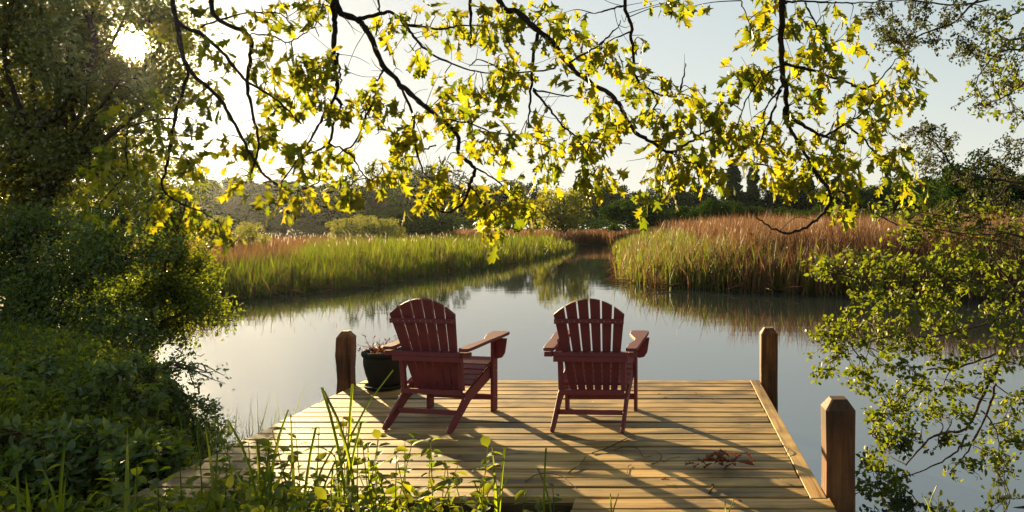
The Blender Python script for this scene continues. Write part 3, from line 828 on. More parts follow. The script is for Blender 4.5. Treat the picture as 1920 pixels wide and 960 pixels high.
CL = """333,50 350,60 310,45 345,20 367,83 410,20 467,47 493,37 543,27 600,20 573,10 433,100 500,83 493,110 533,123 560,117 583,103 607,110 567,140 600,150 607,180 567,207 513,167 517,200 493,140
393,150 373,187 400,200 223,200 283,200 293,173 290,227 373,247 360,233 410,267 467,253 450,273 500,250 520,273 200,277 213,283 260,293 233,260 283,283 300,260 173,310 350,293 360,307 473,300
200,285 175,325 200,325 170,390 190,395 165,365 235,380 225,360 270,380 295,385 300,415 280,335 350,375 370,405 395,415 415,430 420,445 360,390 440,330 450,340 360,305 250,345 320,350
573,14 527,9 601,32 555,119 592,119 592,151 527,138 518,183 555,193 605,170 670,170 693,179 706,174 670,220 697,206 660,215 715,197 757,211 757,243 743,257 766,261 720,248 761,275 793,202 821,193 853,197 839,183
830,151 867,151 885,174 894,193 913,160 931,138 949,142 940,174 931,215 959,156 793,110 785,100 715,46 738,69 757,28 784,23 812,28 848,28 858,46 839,55 903,23 913,55 940,28 940,50 920,68 959,37 968,50 894,64 981,28 1023,28 1055,18 1073,32
1050,55 1073,78 1027,78 1105,92 1119,110 1096,133 1041,128 940,119 968,115 960,98 977,257 991,275 1000,270 940,270 913,275 890,275 940,293 903,257 876,229 848,225 1027,220 1050,229 1064,257 1041,293 1041,330 1030,320 1091,284 1114,321 1128,339 1096,335 1114,197 1124,266 1096,257
601,275 569,280 560,293 605,312 624,303 647,284 596,330 527,358 555,371 573,381 596,367 518,376 651,353 660,367 638,362 720,312 738,326 706,330 757,316 784,371 803,362 816,371 798,344 830,316 839,339 858,353 881,367 894,358 913,390 926,413 940,426 903,394 959,358 986,385 995,399 968,390 968,348 940,385
509,257 527,339 514,220 1274,9 1293,18 1252,4 1205,73 1128,92 1155,96 1183,110 1146,119 1118,110 1210,142 1238,151 1192,156 1173,202 1164,234 1210,188 1233,220 1247,225 1238,257 1274,215 1302,197 1325,202 1338,206 1302,165 1274,248 1311,234 1334,243 1348,252 1128,202 1128,220 1132,270 1114,257 1128,316 1114,335 1224,316 1238,293 1251,312 1270,298 1283,316 1215,358 1251,340 1270,344 1306,293 1306,321 1329,321 1352,335 1343,312 1320,270
1416,28 1439,14 1416,60 1439,55 1494,23 1503,55 1494,78 1522,83 1540,78 1549,46 1563,28 1586,37 1513,105 1540,110 1563,119 1494,128 1526,151 1568,138 1503,174 1522,193 1494,202 1609,87 1375,138 1384,156 1403,133 1421,151 1430,138 1416,128
1371,229 1393,238 1412,243 1384,261 1439,238 1357,225 1398,280 1393,293 1421,261 1439,275 1467,261 1462,284 1490,266 1485,303 1448,312 1453,339 1476,321 1485,348 1494,330 1517,348 1522,321 1513,293 1540,257 1563,252 1559,275 1586,257 1586,293 1568,321 1581,330 1609,312 1595,358 1577,385 1581,394 1572,348 1549,293
1595,197 1609,183 1623,220 1636,238 1659,234 1604,165 1632,165 1655,183 1678,193 1691,174 1701,188 1664,160 1714,138 1733,160 1696,124 1669,275 1691,289 1659,280 1682,307 1669,339 1691,353 1714,348 1696,339"""
CL = [tuple(map(float, s.split(','))) for s in CL.split()]
oc = np.array(oak.location)
tw = Acc(); LEAF = []   # (origin, dir, normal, length)
def cluster(c, axis, n, l0, l1):
    axis = axis / (np.linalg.norm(axis) + 1e-9)
    for k in range(n):
        d = axis * .45 + rng.normal(0, .48, 3) + np.array([0, 0, -.68])
        d /= np.linalg.norm(d)
        nn = rng.normal(0, .8, 3) + np.array([0, 0, .8])
        LEAF.append((c + rng.normal(0, .042, 3), d, nn, rng.uniform(l0, l1)))
for px, py in CL:
    jx, jy = px + rng.normal(0, 5), py + rng.normal(0, 5)
    dd = np.hypot(BP[:, 0] - jx, BP[:, 1] - jy) + np.where(BP[:, 1] > jy + 25, 20, 0)
    k = int(np.argmin(dd)); by = BP[k, 2]
    Yc = by + rng.normal(0, .22)
    c = np.array(P(jx, jy, Yc)); b = np.array(P(BP[k, 0], BP[k, 1], by))
    ax = c - b
    mid = (b + c) / 2 + rng.normal(0, .02, 3) + np.array([0, 0, .03])
    pts = catmull([b, mid, c], 4)
    tw.add(*tube(pts, .0042, .0018, 4))
    cluster(c, ax, int(rng.integers(6, 10)), .07, .15)
    if rng.random() < .7 and len(pts) > 5: cluster(pts[5], ax, 3, .08, .13)
# bare thin twigs
for _ in range(150):
    k = rng.integers(0, len(BP)); q = BP[k]
    if q[1] < -20: continue
    b = np.array(P(*q)); d = rng.normal(0, 1, 3) * np.array([1, .6, .8]) + np.array([0, 0, -.3]); d /= np.linalg.norm(d)
    l = rng.uniform(.08, .3)
    tw.add(*tube(catmull([b, b + d * l * .5 + rng.normal(0, .015, 3), b + d * l + np.array([0, 0, rng.normal(0, .05)])], 4), .0028, .0011, 4))
# unseen oak canopy above the frame, added to cut sky light on the dock
for _ in range(1500):
    L = LIMBS[0] if rng.random() < .7 else LIMBS[1]
    s = rng.uniform(0.5, len(L) - 1.01); i0 = int(s); b = np.array(L[i0]) * (1 - s + i0) + np.array(L[i0 + 1]) * (s - i0)
    c = b + rng.normal(0, 1, 3) * np.array([1.7, 1.3, .7]) + np.array([0, 0, .9])
    if c[2] < CZ + (PY + 60) / F * max(c[1], .1) + .1 and c[1] > -1: continue
    if c[2] < 3.2: continue
    if rng.random() < .3: tw.add(*tube(catmull([b, (b + c) / 2 + rng.normal(0, .1, 3), c], 3), .008, .003, 4))
    cluster(c, c - b, 8, .10, .15)
tw_o = link(bpy.data.objects.new('twigs', fmesh('oak_twigs', np.concatenate(tw.V) - oc, np.concatenate(tw.F), M_bark)), oak)
tag(tw_o, kind='stuff')
O = np.array([l[0] for l in LEAF]); D = unit(np.array([l[1] for l in LEAF])); N0 = np.array([l[2] for l in LEAF]); LL = np.array([l[3] for l in LEAF])
S = unit(np.cross(N0, D)); NN = np.cross(D, S)
ctr = O + D * LL[:, None] * .5
view = unit(ctr - np.array([0, 0, CZ]))
pxl = PX + ctr[:, 0] / np.maximum(ctr[:, 1], .1) * F; pyl = PY - (ctr[:, 2] - CZ) / np.maximum(ctr[:, 1], .1) * F
area = np.abs((NN * view).sum(1)) * (LL / np.maximum(ctr[:, 1], .1)) ** 2
area[(pxl < 10) | (pxl > 1910) | (pyl < 10) | (pyl > 950) | (ctr[:, 1] < 1)] = 0
big = set(np.argsort(-area)[:300].tolist())
rest = Acc()
for i in range(len(LEAF)):
    vi = i % 9
    Rm = np.stack([D[i], S[i], NN[i]], 1) * LL[i]
    if i in big:
        o = bpy.data.objects.new('leaf', OAKM[vi]); link(o, oak)
        mw = Matrix([[*Rm[r], O[i][r] - oc[r]] for r in range(3)] + [[0, 0, 0, 1]])
        o.matrix_local = mw
    else:
        rest.add(OAKV[vi][0] @ Rm.T + O[i] - oc, OAKV[vi][1])
ro = link(bpy.data.objects.new('leaves', rest.mesh('oak_leaves', M_oak)), oak)
tag(ro, kind='stuff')

# ------------------------------------------------------------------ leafy trees and shrubs on the banks
def bushy(name, label, cat, base, blobs, mat, bark, lsize, limb_r, trunk_to=None, shape=4, up=.1, group=None, thin=None):
    """blobs: (px,py,Y,radius,count); limbs run from the base to every blob"""
    root = empty(name, base)
    tag(root, label, cat, group)
    b = np.array(base); ac = Acc(); lv = Acc()
    top = np.array(trunk_to) if trunk_to is not None else b + np.array([0, 0, .25])
    tk = catmull([b - np.array([0, 0, .15]), (b + top) / 2 + rng.normal(0, .05, 3), top], 5)
    V, Q = tube(tk, limb_r * 1.5, limb_r, 8, .05)
    mobj('trunk', fmesh('trunk', V - b, Q, bark, True), root)
    for bl in blobs:
        px, py, Y, r, n = bl[:5]
        c = np.array(P(px, py, Y))
        mid = (top + c) / 2 + rng.normal(0, .12, 3) * np.linalg.norm(c - top) * .5 + np.array([0, 0, .12])
        pts = catmull([top, mid, c], 6)
        if thin is None or sun_clear(pts): ac.add(*tube(pts, limb_r * .55, .005, 5, .06))
        nt_ = max(6, int(n / 55))
        ends = c + rand_dirs(nt_) * (r * rng.uniform(.35, 1.0, (nt_, 1))) * np.array([1, 1, .8])
        for e in ends:
            st = pts[rng.integers(len(pts) // 2, len(pts))]
            tp = catmull([st, (st + e) / 2 + rng.normal(0, .06, 3), e], 4)
            if thin is None or sun_clear(tp): ac.add(*tube(tp, .007, .0025, 4))
            m_ = int(n / nt_)
            ii = rng.integers(3, len(tp), m_)
            cc = tp[ii] + rng.normal(0, 1, (m_, 3)) * r * .13
            cc = cc + (e - c) * rng.uniform(-.1, .12, (m_, 1))
            if thin is not None:
                keep = thin(cc); cc = cc[keep]
            m_ = len(cc)
            if not m_: continue
            dd = rand_dirs(m_, -.1) + unit(cc - c) * .5
            Vv, Ff = leaves(cc, dd, rand_dirs(m_, .9), rng.uniform(.5, 1.5, m_) * lsize, lsize * rng.uniform(.4, .8, m_), shape)
            lv.add(Vv, Ff)
    mobj('limbs', fmesh('limbs', np.concatenate(ac.V) - b, np.concatenate(ac.F), bark), root)
    mobj('crown', fmesh('crown', np.concatenate(lv.V) - b, np.concatenate(lv.F), mat), root)
    return root
def sun_clear(c):
    v = c - np.array([0, 0, CZ]); s = np.array(SUN)
    return np.linalg.norm(v - (v @ s)[:, None] * s, axis=1).min() > .22
def sun_gap(c):
    # the gap in the crown through which the low sun shines
    v = c - np.array([0, 0, CZ]); s = np.array(SUN)
    d = np.linalg.norm(v - (v @ s)[:, None] * s, axis=1)
    return rng.random(len(c)) < np.clip((d - .11) / .38, 0, 1)
jb = lambda L, Y0, Y1, r, n: [(px, py, rng.uniform(Y0, Y1), r * rng.uniform(.8, 1.2), int(n * k)) for px, py, k in L]
bl = jb([(10, 20, 1), (80, 0, 1), (140, 40, .9), (50, 90, 1), (120, 130, .8), (10, 170, 1), (80, 200, .9), (170, 180, .45), (30, 260, 1), (110, 280, .9), (190, 250, .5), (190, 20, .6), (225, 150, .3),
         (250, 0, .35), (0, 330, 1), (90, 350, 1), (180, 330, .7), (250, 230, .3), (150, -70, 1), (50, -70, 1), (270, -70, .5), (230, 310, .5), (-60, 60, 1), (-70, 220, 1), (-60, 380, 1), (290, 320, .35), (40, 420, 1), (200, 75, .9), (300, 95, .7), (285, 25, .9), (320, 160, .4), (205, 120, .8), (330, 40, .5), (265, 150, .6)], 10, 12.5, .78, 1900)
bushy('leafy_tree', 'tall dense leafy tree on the left bank with the sun shining through', 'tree', (-9.9, 10.9, .3), bl, M_ltree, M_bark2, .075, .09, (-9.3, 11, 2.6), thin=sun_gap)
ltree = bpy.data.objects['leafy_tree']
q = catmull([np.array(P(20, 300, 10.6)), np.array(P(83, 233, 10.5)), np.array(P(143, 177, 10.4)), np.array(P(170, 117, 10.4)), np.array(P(177, 73, 10.4)), np.array(P(160, 20, 10.5))], 6)
V, Q = tube(q, .075, .03, 8, .05); mobj('branch', fmesh('branch', V - np.array(ltree.location), Q, M_bark2, True), ltree)
bl = jb([(30, 440, 1), (110, 430, 1), (190, 430, .9), (20, 510, 1), (100, 510, 1), (180, 500, 1), (50, 580, 1), (140, 590, 1), (220, 560, .9), (250, 470, .8), (240, 400, .6), (-50, 520, 1), (180, 640, .7), (90, 640, .8), (20, 630, .8), (250, 620, .6)], 8.6, 9.8, .62, 1700)
bushy('dense_shrub', 'dense dark green shrub mass on the left shore below the tree', 'shrub', (-8.1, 9.3, .3), bl, M_lshrub, M_bark2, .058, .04)
bl = jb([(320, 400, .7), (300, 460, 1), (350, 470, .8), (365, 540, 1), (325, 550, 1), (388, 575, .7), (300, 600, 1), (270, 540, 1), (350, 605, .6), (400, 545, .4), (385, 500, .4), (270, 640, .6), (310, 350, .4), (360, 350, .25)], 9.3, 10.0, .42, 1250)
bushy('overhanging_shrub', 'brighter green shrub leaning from the left bank over the water', 'shrub', (-7.2, 9.9, .2), bl, M_rshrub, M_bark2, .052, .035)
bl = jb([(330, 690, .6), (300, 720, 1), (350, 740, 1), (375, 765, .7), (340, 790, 1), (385, 805, .7), (310, 810, 1), (395, 700, .15), (260, 690, .8), (270, 770, .9)], 6.3, 7.0, .2, 430)
bushy('low_bush', 'low dark bush silhouetted against bright water at left shore edge', 'bush', (-4.9, 6.6, .2), bl, M_lshrub, M_bark2, .04, .012)

for bx_, lab, blobs in (
    (-6.0, 'leafy bramble at the far left edge of the near bank', [(20, 720, 1), (70, 700, 1), (110, 740, .8), (40, 770, 1), (-20, 740, 1)]),
    (-5.2, 'leafy bramble mound on left bank below the dark shrub', [(170, 720, 1), (220, 700, .8), (200, 760, 1), (250, 740, .7), (150, 770, 1)]),
    (-4.6, 'bramble bush near the bottom left corner of the picture', [(60, 850, 1), (120, 830, 1), (30, 900, 1), (100, 900, 1), (-10, 850, 1)]),
    (-3.6, 'bramble bush between the low dark bush and the dock corner', [(270, 850, 1), (310, 870, 1), (240, 890, 1), (330, 900, .8), (280, 920, 1)]),
    (-4.1, 'bramble bush in the middle of the left bank', [(180, 830, 1), (215, 860, 1), (150, 870, 1), (200, 910, 1)])):
    Yb = {-6.0: 6.2, -5.2: 6.0, -4.6: 4.6, -3.6: 4.5, -4.1: 4.7}[bx_]
    bl = jb(blobs, Yb - .25, Yb + .25, .17, 230)
    xm = float(np.mean([(b_[0] - PX) / F * b_[2] for b_ in bl]))
    bushy('bramble_bush', lab, 'bush', (xm, Yb, float(height(np.array([xm]), np.array([Yb]))[0])), bl, M_lshrub, M_twig, .066, .008, shape=7, group='brambles on the left bank')

# right side: broadleaf shrub and juniper with their stems outside the frame
def traced(root, paths, mat, name='branch'):
    b = np.array(root.location)
    for path, Y0, Y1, th in paths:
        ys = np.linspace(Y0, Y1, len(path))
        p3 = [np.array(P(px, py, y)) + rng.normal(0, .03, 3) * np.array([.15, 1.5, .15]) for (px, py), y in zip(path, ys)]
        c = catmull(p3, 6); c += rng.normal(0, .004, c.shape)
        V, Q = tube(c, th, th * .25, 6, .08)
        mobj(name, fmesh(name, V - b, Q, mat, True), root)
RC = """1530,500 1545,505 1560,512 1590,520 1600,560 1620,500 1640,480 1660,520 1680,560 1640,590 1600,600 1570,620 1545,640 1535,655 1555,680 1580,660 1610,690 1620,708 1640,640 1660,620 1700,600 1720,560 1750,530 1780,560 1760,600 1740,640 1690,650 1660,670 1700,690
1720,715 1680,740 1660,760 1645,785 1670,790 1700,770 1740,760 1760,780 1790,770 1800,740 1830,730 1850,700 1780,690 1820,660 1860,640 1890,600 1840,590 1880,560 1900,500 1850,500 1800,500 1820,450 1760,470 1700,450 1680,490 1850,840 1870,860 1880,830 1800,860 1640,830 1670,850 1690,840
1720,820 1770,815 1640,880 1625,870 1660,900 1690,900 1640,920 1650,940 1900,780 1910,820 1900,680 1910,740 1660,410 1690,420 1720,410 1740,430 1780,420 1850,400 1890,420 1930,560 1940,620 1950,480 1730,590 1790,620 1710,640 1750,565 1810,540 1770,510 1720,500 1690,530 1650,555 1610,640 1830,480 1870,530"""
RC = [tuple(map(float, s.split(','))) for s in RC.split()]
sb = empty('alder_shrub', (4.7, 5.9, .2))
tag(sb, 'bright green broadleaf shrub leaning over the water from the right edge', 'shrub')
tkV, tkQ = tube(catmull([(4.7, 5.9, .1), (4.3, 5.85, .8), (3.6, 5.75, 1.5), (3.0, 5.65, 1.75)], 6), .06, .03, 8, .04)
mobj('trunk', fmesh('trunk', tkV - np.array(sb.location), tkQ, M_bark2, True), sb)
RB = [([(2080, 470), (1960, 520), (1917, 564), (1897, 616), (1871, 694), (1845, 762), (1813, 804), (1751, 819), (1699, 871)], 5.7, 5.3, .020),
      ([(1862, 715), (1839, 799), (1813, 856), (1782, 880)], 5.5, 5.3, .010), ([(1813, 815), (1782, 845), (1740, 882), (1662, 908)], 5.45, 5.25, .009),
      ([(1845, 770), (1870, 810), (1873, 850)], 5.5, 5.4, .008), ([(2060, 540), (1920, 548), (1845, 543), (1792, 525), (1678, 530), (1600, 520)], 5.7, 5.6, .014),
      ([(1900, 590), (1824, 611), (1740, 632), (1662, 632), (1590, 655)], 5.6, 5.5, .010), ([(1880, 660), (1800, 690), (1751, 700), (1690, 735), (1650, 785)], 5.6, 5.4, .009),
      ([(1800, 525), (1730, 500), (1704, 465), (1690, 420)], 5.7, 5.9, .009), ([(2000, 780), (1920, 820), (1880, 830)], 5.3, 5.2, .009),
      ([(1990, 960), (1900, 950), (1760, 965), (1704, 924), (1650, 900)], 5.0, 5.1, .009), ([(1980, 470), (1900, 440), (1830, 440), (1760, 430), (1700, 415)], 5.8, 6.0, .010),
      ([(1920, 560), (1880, 500), (1850, 460), (1840, 400)], 5.7, 5.9, .010)]
traced(sb, RB, M_bark2)
def sprays(root, pts_px, bps, mat, bark, lsize, per, spread, name='foliage', shape=6, yj=.25, tl=.10):
    b = np.array(root.location); lv = Acc(); tw_ = Acc()
    for px, py in pts_px:
        d = np.hypot(bps[:, 0] - px, bps[:, 1] - py); k = int(np.argmin(d))
        Y = bps[k, 2] + rng.normal(0, yj)
        c = np.array(P(px, py, Y)); s0 = np.array(P(*bps[k]))
        tp = catmull([s0, (s0 + c) / 2 + rng.normal(0, .03, 3), c], 5); tw_.add(*tube(tp, .005, .002, 4))
        for _ in range(per[0]):
            e = c + rng.normal(0, spread, 3) * np.array([1, 1, .75]); tp2 = catmull([tp[rng.integers(3, len(tp))], (c + e) / 2 + rng.normal(0, .02, 3), e], 4)
            tw_.add(*tube(tp2, .003, .0013, 4))
            m_ = per[1]; ii = rng.integers(4, len(tp2), m_)
            cc = tp2[ii] + rng.normal(0, tl * .22, (m_, 3))
            V, Fc = leaves(cc, rand_dirs(m_, -.05), rand_dirs(m_, 1.0), rng.uniform(.7, 1.3, m_) * lsize, lsize * .68, shape); lv.add(V, Fc)
    tag(mobj('twigs', fmesh('twigs', np.concatenate(tw_.V) - b, np.concatenate(tw_.F), bark), root), kind='stuff')
    mobj(name, fmesh(name, np.concatenate(lv.V) - b, np.concatenate(lv.F), mat), root)
def samples(paths):
    o = []
    for path, Y0, Y1, th in paths:
        ys = np.linspace(Y0, Y1, len(path))
        c = catmull([np.array([px, py, y]) for (px, py), y in zip(path, ys)], 6); o.append(c)
    return np.concatenate(o)
sprays(sb, [(x + rng.normal(0, 6), y + rng.normal(0, 6)) for x, y in RC], samples(RB), M_rshrub, M_bark2, .043, (7, 11), .08, 'crown')

jn = empty('juniper_tree', (5.6, 6.8, .25))
tag(jn, 'dark juniper with sparse feathery twigs entering from the upper right', 'tree')
V, Q = tube(catmull([(5.6, 6.8, .1), (5.5, 6.8, 1.5), (5.3, 6.7, 3.2), (5.1, 6.6, 5.2)], 5), .13, .05, 9, .04)
mobj('trunk', fmesh('trunk', V - np.array(jn.location), Q, M_bark2, True), jn)
JB = [([(2300, -160), (1960, -60), (1838, 0), (1790, 40), (1720, 68), (1690, 95)], 6.5, 6.0, .014), ([(1940, -20), (1800, 5), (1700, 2), (1630, 8)], 6.4, 6.1, .010),
      ([(2250, 60), (2000, 60), (1900, 75), (1860, 60), (1830, 90)], 6.5, 6.0, .014), ([(2000, 130), (1920, 150), (1860, 180), (1830, 200)], 6.4, 6.1, .010),
      ([(2250, 380), (1960, 350), (1855, 333), (1795, 322), (1765, 290), (1745, 262), (1715, 245)], 6.5, 6.0, .013), ([(2200, 300), (1960, 290), (1900, 300), (1860, 330)], 6.5, 6.2, .011),
      ([(2250, 420), (1960, 390), (1890, 380), (1840, 400), (1780, 410)], 6.5, 6.2, .014), ([(2100, 420), (1920, 350), (1870, 365), (1840, 410), (1845, 450)], 6.5, 6.2, .012)]
traced(jn, JB, M_bark2)
JP = [(1640, 30), (1660, 50), (1680, 30), (1700, 50), (1650, 15), (1690, 90), (1705, 100), (1720, 75), (1740, 40), (1760, 60), (1730, 20), (1780, 35), (1670, 75), (1800, 15), (1810, 70), (1820, 40), (1850, 20), (1715, 10), (1665, 65), (1745, 85),
      (1800, 105), (1820, 115), (1840, 100), (1860, 130), (1880, 150), (1830, 175), (1850, 200), (1890, 90), (1900, 210), (1895, 170), (1860, 60), (1910, 130),
      (1715, 243), (1730, 255), (1745, 245), (1750, 275), (1740, 300), (1760, 265), (1770, 300), (1780, 260), (1745, 318), (1785, 330), (1820, 340), (1850, 300), (1880, 280), (1900, 270), (1870, 320), (1910, 300), (1850, 350), (1880, 345),
      (1905, 335), (1830, 370), (1860, 375), (1800, 385), (1890, 370), (1780, 400), (1820, 405), (1760, 395), (1740, 410), (1850, 420), (1880, 400), (1910, 390), (1870, 440), (1900, 450), (1830, 440), (1790, 430), (1910, 480), (1880, 490), (1930, 420)]
sprays(jn, [(x + rng.normal(0, 5), y + rng.normal(0, 5)) for x, y in JP], samples(JB), M_jun, M_bark2, .028, (9, 13), .075, 'crown', 4, .2, .06)
hz = empty('hazel_shrub', (5.2, 6.0, .25))
tag(hz, 'light green leafy branch hanging among juniper at the upper right corner', 'shrub')
V, Q = tube(catmull([(5.2, 6.0, .1), (5.1, 6.0, 1.5), (4.7, 5.9, 3.0), (4.2, 5.8, 3.6)], 5), .07, .03, 8, .04)
mobj('trunk', fmesh('trunk', V - np.array(hz.location), Q, M_bark2, True), hz)
HB = [([(2180, -10), (2000, 60), (1920, 90), (1870, 100), (1835, 140)], 5.8, 5.5, .012), ([(2000, 60), (1930, 150), (1890, 180), (1850, 195)], 5.7, 5.5, .010), ([(2080, 20), (1950, 10), (1890, 30), (1860, 40)], 5.8, 5.6, .010)]
traced(hz, HB, M_bark2)
sprays(hz, [(1870, 50), (1890, 40), (1910, 60), (1850, 90), (1870, 110), (1900, 120), (1840, 130), (1832, 160), (1860, 160), (1850, 205), (1890, 180), (1910, 210), (1900, 20), (1925, 100), (1930, 160), (1875, 75), (1905, 85), (1885, 145)], samples(HB), M_rshrub, M_bark2, .042, (4, 6), .07, 'crown')

# ------------------------------------------------------------------ reed beds
def blades(x, y, z, h, wd, lean=.12, face=None):
    n = len(x)
    a = rng.uniform(0, 2 * np.pi, n); s = np.stack([np.cos(a), np.sin(a), np.zeros(n)], 1)
    if face is not None: s = unit(s * np.array([1, .6, 1]))
    ld = np.stack([rng.normal(0, lean, n), rng.normal(0, lean, n), np.ones(n)], 1)
    b = np.stack([x, y, z], 1); h = h[:, None]; wd = np.broadcast_to(wd, (n,))[:, None]
    bend = np.stack([rng.normal(0, .10, n), rng.normal(0, .10, n), -np.abs(rng.normal(0, .05, n))], 1)
    m_ = b + ld * h * .55; tp = b + ld * h + bend * h
    V = np.stack([b - s * wd * .5, b + s * wd * .5, m_ + s * wd * .45, m_ - s * wd * .45, tp], 1).reshape(-1, 3)
    T = np.array([[0, 1, 2], [0, 2, 3], [3, 2, 4]])
    Fc = (np.arange(n)[:, None, None] * 5 + T[None]).reshape(-1, 3)
    return V, Fc
def scatter(n, u0, u1, Y0, Y1):
    Y = np.exp(rng.uniform(math.log(Y0), math.log(Y1), n)); u = rng.uniform(u0, u1, n)
    return u * Y, Y
def patch(x, y, s): return np.sin(x * s + 1.3 * np.sin(y * s * .7)) * np.cos(y * s * .9 + x * s * .4)
# left bed
x, y = scatter(62000, -.80, -.10, 15.5, 75)
d = sdist(x, y); ok = (d > -.35) & (x < -6) & (d < 22) & ((d > 0) | (rng.random(len(d)) < .3))
x, y, d = x[ok], y[ok], d[ok]; z = np.maximum(height(x, y), -.15)
g_ = (d + patch(x, y, .5) * 1.0 < 2.2 + np.clip((y - 20) / 3, 0, 9))
green = g_ & (rng.random(len(x)) < .86)
hh = np.where(g_, np.clip(.76 + (y - 17) * .04, .72, 1.30), 1.15) * (1 + .13 * patch(x, y, .9)) * rng.uniform(.6, 1.15, len(x)) * (1 + .12 * patch(x, y, 3.1))
hh = np.clip(hh, .5, 1.9) * np.clip(.5 + d * .25, .4, 1)
V, Fc = blades(x[green], y[green], z[green], hh[green], np.maximum(.026, .0012 * y[green]), .10)
tag(mobj('green_reed_bed', fmesh('left_green_reeds', V, Fc, M_rgreen)), 'bed of green reeds along the left side of the channel', 'reeds', kind='stuff')
br = ~green
V, Fc = blades(x[br], y[br], z[br], hh[br] * np.where(g_[br], .75, 1.02), np.maximum(.026, .0013 * y[br]), .14)
tag(mobj('brown_reed_bed', fmesh('left_brown_reeds', V, Fc, M_rbrown)), 'reddish brown dead reeds behind the left green reeds', 'reeds', kind='stuff')
# right bed
x, y = scatter(105000, -.14, .62, 19, 82)
d = sdist(x, y); ok = (d > -.4) & ((d > 0) | (rng.random(len(d)) < .35)) & (x > -.14 * y) & (y > 18)
x, y, d = x[ok], y[ok], d[ok]; z = np.maximum(height(x, y), -.2)
g_ = (d + patch(x, y, .8) * 1.2 < np.clip(5.0 - np.maximum(x - .5, 0) * .85, .5, 9)) & (x < 9)
green = g_ & (rng.random(len(x)) < np.clip(.75 - (x - .3) * .2, .18, .75))
hh = np.where(g_, 1.42, 1.85) * (1 + .12 * patch(x, y, .8) + .12 * patch(x, y, 2.6)) * rng.uniform(.55, 1.15, len(x)) * np.clip(.55 + d * .2, .45, 1)
hh = np.where((x > 2) & (y < 40), hh * 1.12, hh)
V, Fc = blades(x[green], y[green], z[green], hh[green], np.maximum(.028, .0012 * y[green]), .09)
tag(mobj('green_reed_bed', fmesh('right_green_reeds', V, Fc, M_rgreen)), 'bed of green reeds at the right bank tip of the channel', 'reeds', kind='stuff')
br = ~green
V, Fc = blades(x[br], y[br], z[br], hh[br], np.maximum(.028, .0013 * y[br]), .13)
tag(mobj('brown_reed_bed', fmesh('right_brown_reeds', V, Fc, M_rbrown)), 'wide field of dry brown reeds on the right bank', 'reeds', kind='stuff')
for rb, (u0, u1, Y0, Y1, n_) in {'left': (-.72, -.1, 16, 60, 6000), 'right': (-.13, .4, 20, 40, 6500)}.items():
    x, y = scatter(n_, u0, u1, Y0, Y1); d = sdist(x, y); ok = (d > -.6) & (d < 1.0) & (rng.random(n_) < .55); x, y, d = x[ok], y[ok], d[ok]; z = np.maximum(height(x, y), -.3)
    sel = rng.random(len(x)) < (.7 if rb == 'left' else .5)
    h_ = (1.0 if rb == 'left' else 1.55) * rng.uniform(.35, 1.25, len(x)) * np.clip(.75 + d * .3, .45, 1)
    for mk, sl_, nm in ((M_rgreen, sel, 'green'), (M_rbrown, ~sel, 'dead')):
        V, Fc = blades(x[sl_], y[sl_], z[sl_], h_[sl_], np.maximum(.034, .0013 * y[sl_]), .10 if nm == 'green' else .30)
        tag(mobj(nm + '_reed_fringe', fmesh(nm + '_reed_fringe', V, Fc, mk)), f'loose {nm} reed stalks standing in water along the {rb} reed bed', 'reeds', kind='stuff')
# band of reeds across the far end of the channel
x, y = scatter(26000, -.34, .05, 76, 112)
d = sdist(x, y); ok = d > 0; x, y = x[ok], y[ok]; z = height(x, y)
V, Fc = blades(x, y, z, rng.uniform(1.1, 1.75, len(x)), .0013 * y, .1)
tag(mobj('brown_reed_bed', fmesh('far_reeds', V, Fc, M_rbrown)), 'far band of brown marsh grass at the end of the channel', 'reeds', kind='stuff')
# pale seed heads that catch the light
xs, ys_, zs = [], [], []
for (u0, u1, Y0, Y1, n, h0) in ((-.62, -.22, 24, 60, 260, 1.4), (-.12, .10, 25, 45, 60, 1.6), (.0, .4, 24, 60, 130, 1.9)):
    x, y = scatter(n, u0, u1, Y0, Y1); d = sdist(x, y); ok = d > 1
    xs.append(x[ok]); ys_.append(y[ok]); zs.append(height(x[ok], y[ok]) + h0 * rng.uniform(.88, 1.1, ok.sum()))
x, y, z = map(np.concatenate, (xs, ys_, zs)); n = len(x)
C = np.stack([x, y, z - .12], 1)
V, Fc = leaves(C, np.stack([rng.normal(0, .2, n), rng.normal(0, .2, n), np.ones(n)], 1), rand_dirs(n), rng.uniform(.12, .26, n), np.maximum(.03, .0011 * y), 4)
tag(mobj('seed_heads', fmesh('seed_heads', V, Fc, M_fluff)), 'pale fluffy seed heads scattered over the reed tops', 'reeds', kind='stuff')
# broken reeds lying on the water by both beds
x, y = scatter(9000, -.75, .4, 15.5, 40); d = sdist(x, y); ok = (d > -1.1) & (d < .6) & (rng.random(len(d)) < np.clip(.35 + d * .3, .03, 1)) & (y > 14)
x, y = x[ok], y[ok]; n = len(x)
C = np.stack([x, y, rng.uniform(.006, .12, n)], 1); dd = rand_dirs(n); dd[:, 2] = np.abs(rng.normal(0, .22, n)); dd[:, 1] *= .6
V, Fc = leaves(C, dd, rand_dirs(n, 2), rng.uniform(.3, 1.1, n), .03, 4)
tag(mobj('broken_reeds', fmesh('broken_reeds', V, Fc, M_rbrown)), 'broken dead reeds lying in the shallows along the reed beds', 'reeds', kind='stuff')

